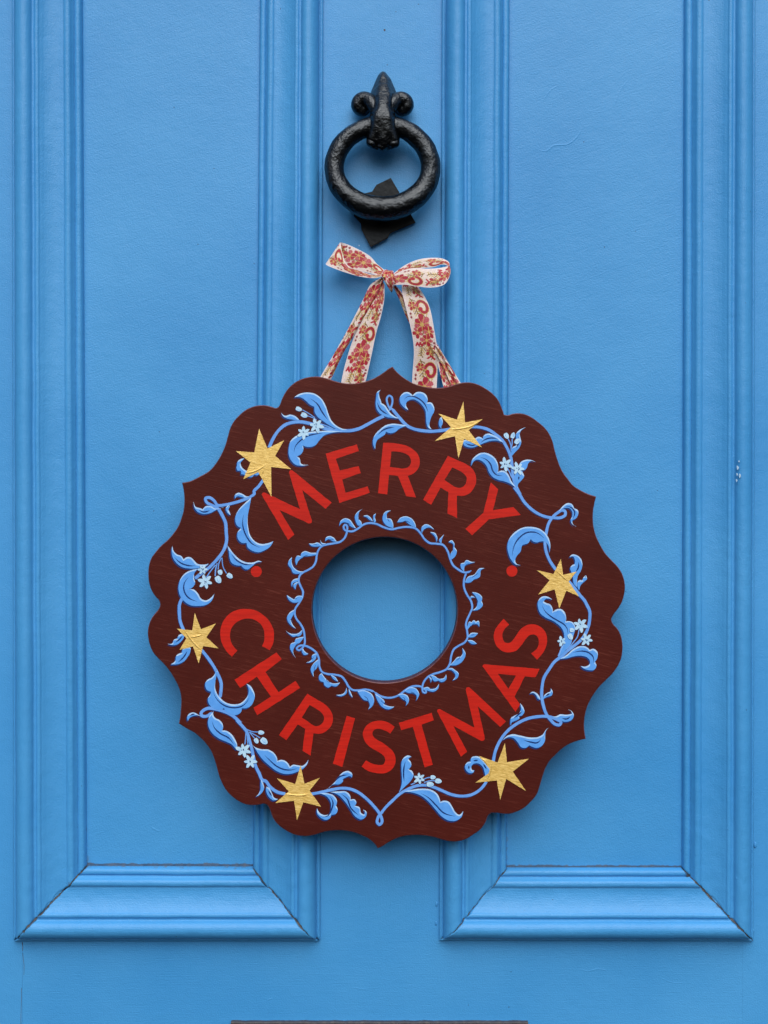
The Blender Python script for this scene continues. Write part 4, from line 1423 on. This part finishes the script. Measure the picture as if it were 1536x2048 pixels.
SMALL = [
    "p 760,270* 775,205 830,170 890,185 940,250 975,300* 900,270 860,228 800,225", "p 1050,55* 990,90 960,140 970,210 1000,260 1045,268* 1040,215 1015,190* 1005,170 1005,120 1020,80",
    "p 1065,140* 1110,130 1160,160 1190,210* 1140,185 1110,158", "p 1230,108* 1200,125 1195,180 1205,225* 1225,210 1215,160",
    "p 1420,70* 1350,85 1320,130 1315,190 1350,250 1450,295* 1445,230 1420,180 1370,170* 1370,110", "p 580,465* 590,415 640,398 690,420 730,465 750,465* 680,465 620,437",
    "p 370,490* 420,495 480,480 540,520* 470,532 400,522", "p 515,445* 535,480 590,490* 540,507",
    "p 465,610* 390,610 320,590 275,615 265,655* 220,650 198,690 210,770* 240,710 300,665 400,650 462,640*",
    "p 155,665* 115,710 105,760 140,810 170,870 240,880 310,850* 230,840 170,790 150,730", "p 240,940* 180,950 145,990 155,1050* 170,1000 230,972",
    "p 240,985* 190,1000 170,1030 200,1080* 210,1030", "p 85,1150* 130,1180 180,1210* 220,1165 285,1165* 290,1200 240,1240 180,1250 120,1220",
    "r 190,120* 120,165 90,230 110,290 160,340 208,370* 160,310 135,250* 165,200", "r 75,395* 140,430 220,430 285,380* 280,430 240,465 210,460* 170,470 130,445",
    "r 310,470* 250,480 200,500 190,540* 140,560 130,620 160,680 200,740* 168,650 195,590 260,540", "r 290,610* 320,660 365,690* 310,702 280,660",
    "r 470,680* 410,710 405,760 335,800* 400,797 452,762", "r 490,760* 430,810 395,880 435,985* 430,920 472,870",
    "r 535,935* 580,1000 670,1065 770,1055* 720,1105 660,1095* 620,1120 570,1090 560,1050* 510,1030 505,960", "r 650,960* 700,980 745,1045* 685,1012",
    "r 850,1120* 825,1185 715,1215* 790,1232 853,1190", "r 880,1130* 905,1180 930,1250* 888,1200",
    "r 990,1165* 1090,1160 1180,1210 1205,1290 1180,1360 1130,1400* 1150,1340 1130,1290* 1080,1280 1030,1230", "r 1215,1200* 1280,1240 1340,1310 1330,1335* 1400,1360 1465,1365* 1390,1400 1310,1370 1250,1290",
    "s 290,1210* 360,1200 420,1230 435,1290 395,1355* 400,1300 350,1265", "s 375,1165* 440,1120 520,1130 565,1200 525,1290* 530,1220 480,1190* 430,1190",
    "s 615,1130* 680,1115 710,1140* 780,1125 818,1070* 810,1130 760,1170 690,1165", "s 715,960* 760,970 810,1000 880,1000 910,950* 910,1020 860,1050 810,1030* 770,1042",
    "s 680,975* 725,1010 715,1060* 705,1012", "s 920,890* 980,870 1030,900* 1070,940 1060,990 990,1030* 1030,970 1000,912",
    "s 955,835* 1010,780 1060,730 1095,725* 1120,690 1115,610* 1160,690 1130,770 1050,830", "s 1185,515* 1240,515 1305,560* 1240,562",
    "s 1190,475* 1220,430 1320,425* 1270,472", "s 1180,390* 1190,310 1210,275 1235,285* 1270,258 1290,280* 1320,265 1335,345* 1310,312 1240,322",
    "q 1245,1350* 1300,1300 1310,1220 1240,1115* 1320,1130 1370,1180 1365,1230* 1380,1280 1340,1330", "q 1215,1210* 1230,1165 1285,1185* 1242,1187",
    "q 1150,990* 1190,920 1270,890 1340,810 1405,808* 1360,830 1340,920 1270,950* 1220,990", "q 1140,850* 1100,800 1100,750 1140,740* 1170,705 1230,725 1285,732* 1210,752 1150,782 1140,830",
    "q 975,700* 965,640 1000,560 1000,500 940,475* 980,450 1015,490 1015,540* 1045,580 1030,650", "q 850,495* 820,450 850,410 885,375* 857,440",
    "q 790,480* 770,410 705,345* 770,360 797,410", "q 600,360* 600,280 650,245 700,260 760,318* 690,287 630,312",
    "q 525,290* 430,240 390,200* 350,215 285,220* 330,160 400,145 470,175 515,240",
]


def leaf(outline, veins, idx, small=False):
    P = smooth(pts(outline), True, 1.4 if small else 1.8)
    pt = Paint(BF)
    h0 = 0.00026 + 0.000022 * (idx % 9)
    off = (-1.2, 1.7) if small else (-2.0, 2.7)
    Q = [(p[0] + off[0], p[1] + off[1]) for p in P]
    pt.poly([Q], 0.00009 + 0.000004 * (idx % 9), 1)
    pt.poly([P], h0, 0)
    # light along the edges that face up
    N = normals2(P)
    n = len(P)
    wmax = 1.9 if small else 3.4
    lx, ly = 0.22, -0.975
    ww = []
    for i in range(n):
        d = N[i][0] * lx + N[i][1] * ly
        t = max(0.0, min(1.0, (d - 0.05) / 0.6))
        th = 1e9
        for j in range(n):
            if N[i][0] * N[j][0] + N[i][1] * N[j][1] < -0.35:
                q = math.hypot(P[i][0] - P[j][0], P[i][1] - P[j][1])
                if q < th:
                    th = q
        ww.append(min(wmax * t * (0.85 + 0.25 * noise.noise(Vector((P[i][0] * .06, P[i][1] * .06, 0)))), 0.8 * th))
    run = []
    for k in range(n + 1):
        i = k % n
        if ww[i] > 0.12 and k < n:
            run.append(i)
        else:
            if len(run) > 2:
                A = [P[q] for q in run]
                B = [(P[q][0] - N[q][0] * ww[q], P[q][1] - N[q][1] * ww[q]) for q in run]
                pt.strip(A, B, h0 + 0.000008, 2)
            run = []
    for vn in veins:
        V = smooth([(x, y, False) for x, y, _ in pts(vn)], False, 1.5)
        Lv = sum(math.hypot(V[i][0] - V[i - 1][0], V[i][1] - V[i - 1][1]) for i in range(1, len(V)))
        A, B = stroke_edges(V, 2.9, Lv * 0.4, Lv * 0.3)
        pt.strip(A, B, h0 + 0.000014, 1)
    if small:          # short dark vein down the middle of the small leaves
        c = (sum(p[0] for p in P) / n, sum(p[1] for p in P) / n)
        tip = P[0]
        far = max(P, key=lambda p: math.hypot(p[0] - tip[0], p[1] - tip[1]))
        m1, m2 = lerp2(c, tip, 0.35), lerp2(c, far, 0.35)
        if abs(area(P)) > 110:
            A, B = stroke_edges(smooth([(*m1, False), (*c, False), (*m2, False)], False, 1.2), 1.0, 3, 3)
            pt.strip(A, B, h0 + 0.000014, 1)
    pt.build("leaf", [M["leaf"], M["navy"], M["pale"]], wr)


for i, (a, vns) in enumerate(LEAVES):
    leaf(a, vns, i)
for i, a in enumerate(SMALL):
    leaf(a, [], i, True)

# --- flowers and buds
FLOWERS = [("B 655,775", 15.5, 0.2, 6), ("B 495,865", 14.0, 0.5, 6), ("P 770,850", 14.0, 0.35, 6), ("P 1020,930", 14.5, 0.1, 6),
           ("U 500,530", 12.0, 0.0, 6), ("U 540,715", 14.5, 0.25, 6), ("Q 965,860", 15.5, 0.3, 6), ("Q 1085,1145", 14.0, 0.15, 6), ("Q 610,1170", 10.5, 0.6, 5),
           ("S 260,580", 16.5, 0.3, 6), ("S 390,800", 14.5, 0.0, 6), ("H 440,620", 12.0, 0.4, 6)]
BUDS = [("B 430,562", 6.4, 4.6, 20), ("B 500,640", 6.8, 5.2, 25), ("P 795,300", 6.2, 5.0, 60), ("P 920,300", 6.0, 4.6, -70), ("P 1000,410", 6.2, 5.0, -50),
        ("U 740,680", 7.6, 6.4, 60), ("U 770,570", 5.2, 5.0, 70), ("U 915,625", 6.4, 5.2, 35), ("Q 805,960", 4.8, 4.6, 0), ("Q 775,1085", 6.4, 5.2, 60),
        ("S 595,240", 6.0, 4.4, 5), ("S 650,400", 7.8, 6.4, 40), ("S 505,395", 5.6, 4.6, 60), ("H 612,605", 5.2, 4.6, 0), ("H 680,652", 6.6, 5.2, 10), ("H 575,695", 7.2, 5.4, 0)]
for i, (a, r, rot, npet) in enumerate(FLOWERS):
    cx, cy, _ = pts(a)[0]
    pt = Paint(BF)
    P = []
    rr = random.Random(i)
    for k in range(npet):
        a0 = rot + 2 * math.pi * k / npet
        L = r * rr.uniform(0.82, 1.12)
        half = math.pi / npet
        for (da, f) in ((-half, 0.44), (-half * 0.68, 0.64), (-half * 0.34, 0.86), (0.06, 1.0), (half * 0.36, 0.84), (half * 0.70, 0.62)):
            P.append((cx + L * f * math.cos(a0 + da), cy + L * f * math.sin(a0 + da)))
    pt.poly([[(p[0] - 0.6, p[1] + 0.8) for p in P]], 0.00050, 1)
    pt.poly([P], 0.00056 + 0.00001 * i, 0)
    for k in range(6):
        a0, q = rr.uniform(0, 6.28), rr.uniform(0.0, 0.24) * r
        s = rr.uniform(0.55, 1.1)
        x, y = cx + q * math.cos(a0), cy + q * math.sin(a0)
        pt.poly([[(x + s * math.cos(t * 1.0472), y + s * math.sin(t * 1.0472) * 1.3) for t in range(6)]], 0.00059 + 0.00001 * i + 0.000002 * k, 1)
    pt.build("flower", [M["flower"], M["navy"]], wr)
for i, (a, ra, rb, ang) in enumerate(BUDS):
    cx, cy, _ = pts(a)[0]
    pt = Paint(BF)
    ca, sa = math.cos(math.radians(ang)), math.sin(math.radians(ang))
    P = []
    for k in range(20):
        t = 2 * math.pi * k / 20
        x, y = ra * math.cos(t) * (1 + 0.12 * math.cos(3 * t)), rb * math.sin(t) * (1 + 0.08 * math.cos(2 * t))
        P.append((cx + x * ca - y * sa, cy + x * sa + y * ca))
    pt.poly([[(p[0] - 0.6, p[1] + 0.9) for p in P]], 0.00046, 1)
    pt.poly([P], 0.00053, 0)
    V = [(cx + (x * ca - y * sa), cy + (x * sa + y * ca)) for x, y in ((ra * 0.85, rb * 0.1), (0, rb * 0.35), (-ra * 0.5, rb * 0.1))]
    A, B = stroke_edges(smooth([(*q, False) for q in V], False, 1.0), 0.9, 2, 2)
    pt.strip(A, B, 0.000545, 2)
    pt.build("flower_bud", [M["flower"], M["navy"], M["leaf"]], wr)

# --- stars: gold leaf over everything, wrinkled where a painted stem runs beneath
STARS = [
    "O 655,168 815,548 1135,388 963,690 1272,945 885,900 893,1478 640,1000 350,1137 490,815 208,597 562,622",
    "C 1003,468 1025,735 1250,693 1070,835 1240,1054 1015,945 940,1193 895,910 638,973 845,795 688,623 920,700",
    "E 715,946 745,1150 917,1108 815,1235 947,1426 785,1352 695,1580 635,1335 423,1404 570,1220 408,1090 620,1140",
    "K 637,102 715,310 908,236 785,412 943,556 745,525 687,748 615,530 440,574 530,425 410,303 605,325",
    "I 455,452 505,690 703,610 570,775 720,982 490,925 410,1154 372,905 132,934 305,785 148,616 388,690",
    "G 320,229 345,475 628,431 420,597 587,843 335,690 258,960 215,710 -61,739 150,590 -16,394 225,480",
]
RIDGES = [["O 380,1020 520,1000 660,940 790,850", "O 700,1060 760,930"], ["C 830,825 960,815 1080,790 1220,710"], ["E 660,1100 740,1170 800,1230"],
          ["K 515,330 580,430 650,510 725,580", "K 560,395 640,405 740,370"], ["I 250,815 380,835 480,835 570,815"], ["G 0,420 70,470 90,520", "G 150,480 130,600 90,700"]]
for i, a in enumerate(STARS):
    P = [(x, y) for x, y, _ in pts(a)]
    c = (sum(p[0] for p in P) / 12, sum(p[1] for p in P) / 12)
    edge = []
    for k in range(12):
        p, q = P[k], P[(k + 1) % 12]
        m = max(4, int(math.hypot(q[0] - p[0], q[1] - p[1]) / 2.2))
        for s in range(m):
            t = s / m
            b = 0.45 * noise.noise(Vector((p[0] + (q[0] - p[0]) * t * 1.0, p[1] + (q[1] - p[1]) * t, i * 2.0)) * 0.35)
            edge.append((p[0] + (q[0] - p[0]) * t + b, p[1] + (q[1] - p[1]) * t - b))
    pt = Paint(BF)
    pt.poly([edge], 0.00085, 0)
    for rg in RIDGES[i]:
        V = smooth([(x, y, False) for x, y, _ in pts(rg)], False, 1.5)
        A, B = stroke_edges(V, 4.4, 10, 10)
        n = len(V)
        base = len(pt.v)
        for q in range(n):
            pt.v.append(W(*A[q], BF + 0.00053))
            pt.v.append(W(*V[q], BF + 0.00053 + 0.0006 * min(1, q / 6, (n - 1 - q) / 6)))
            pt.v.append(W(*B[q], BF + 0.00053))
        for q in range(n - 1):
            for s in (0, 1):
                f = (base + 3 * q + s, base + 3 * q + s + 1, base + 3 * q + s + 4, base + 3 * q + s + 3)
                va, vb, vc = (Vector(pt.v[k]) for k in f[:3])
                if (vb - va).cross(vc - va).y > 0:
                    f = f[::-1]
                pt.f.append(f)
                pt.m.append(0)
    pt.build("star", M["gold"], wr)
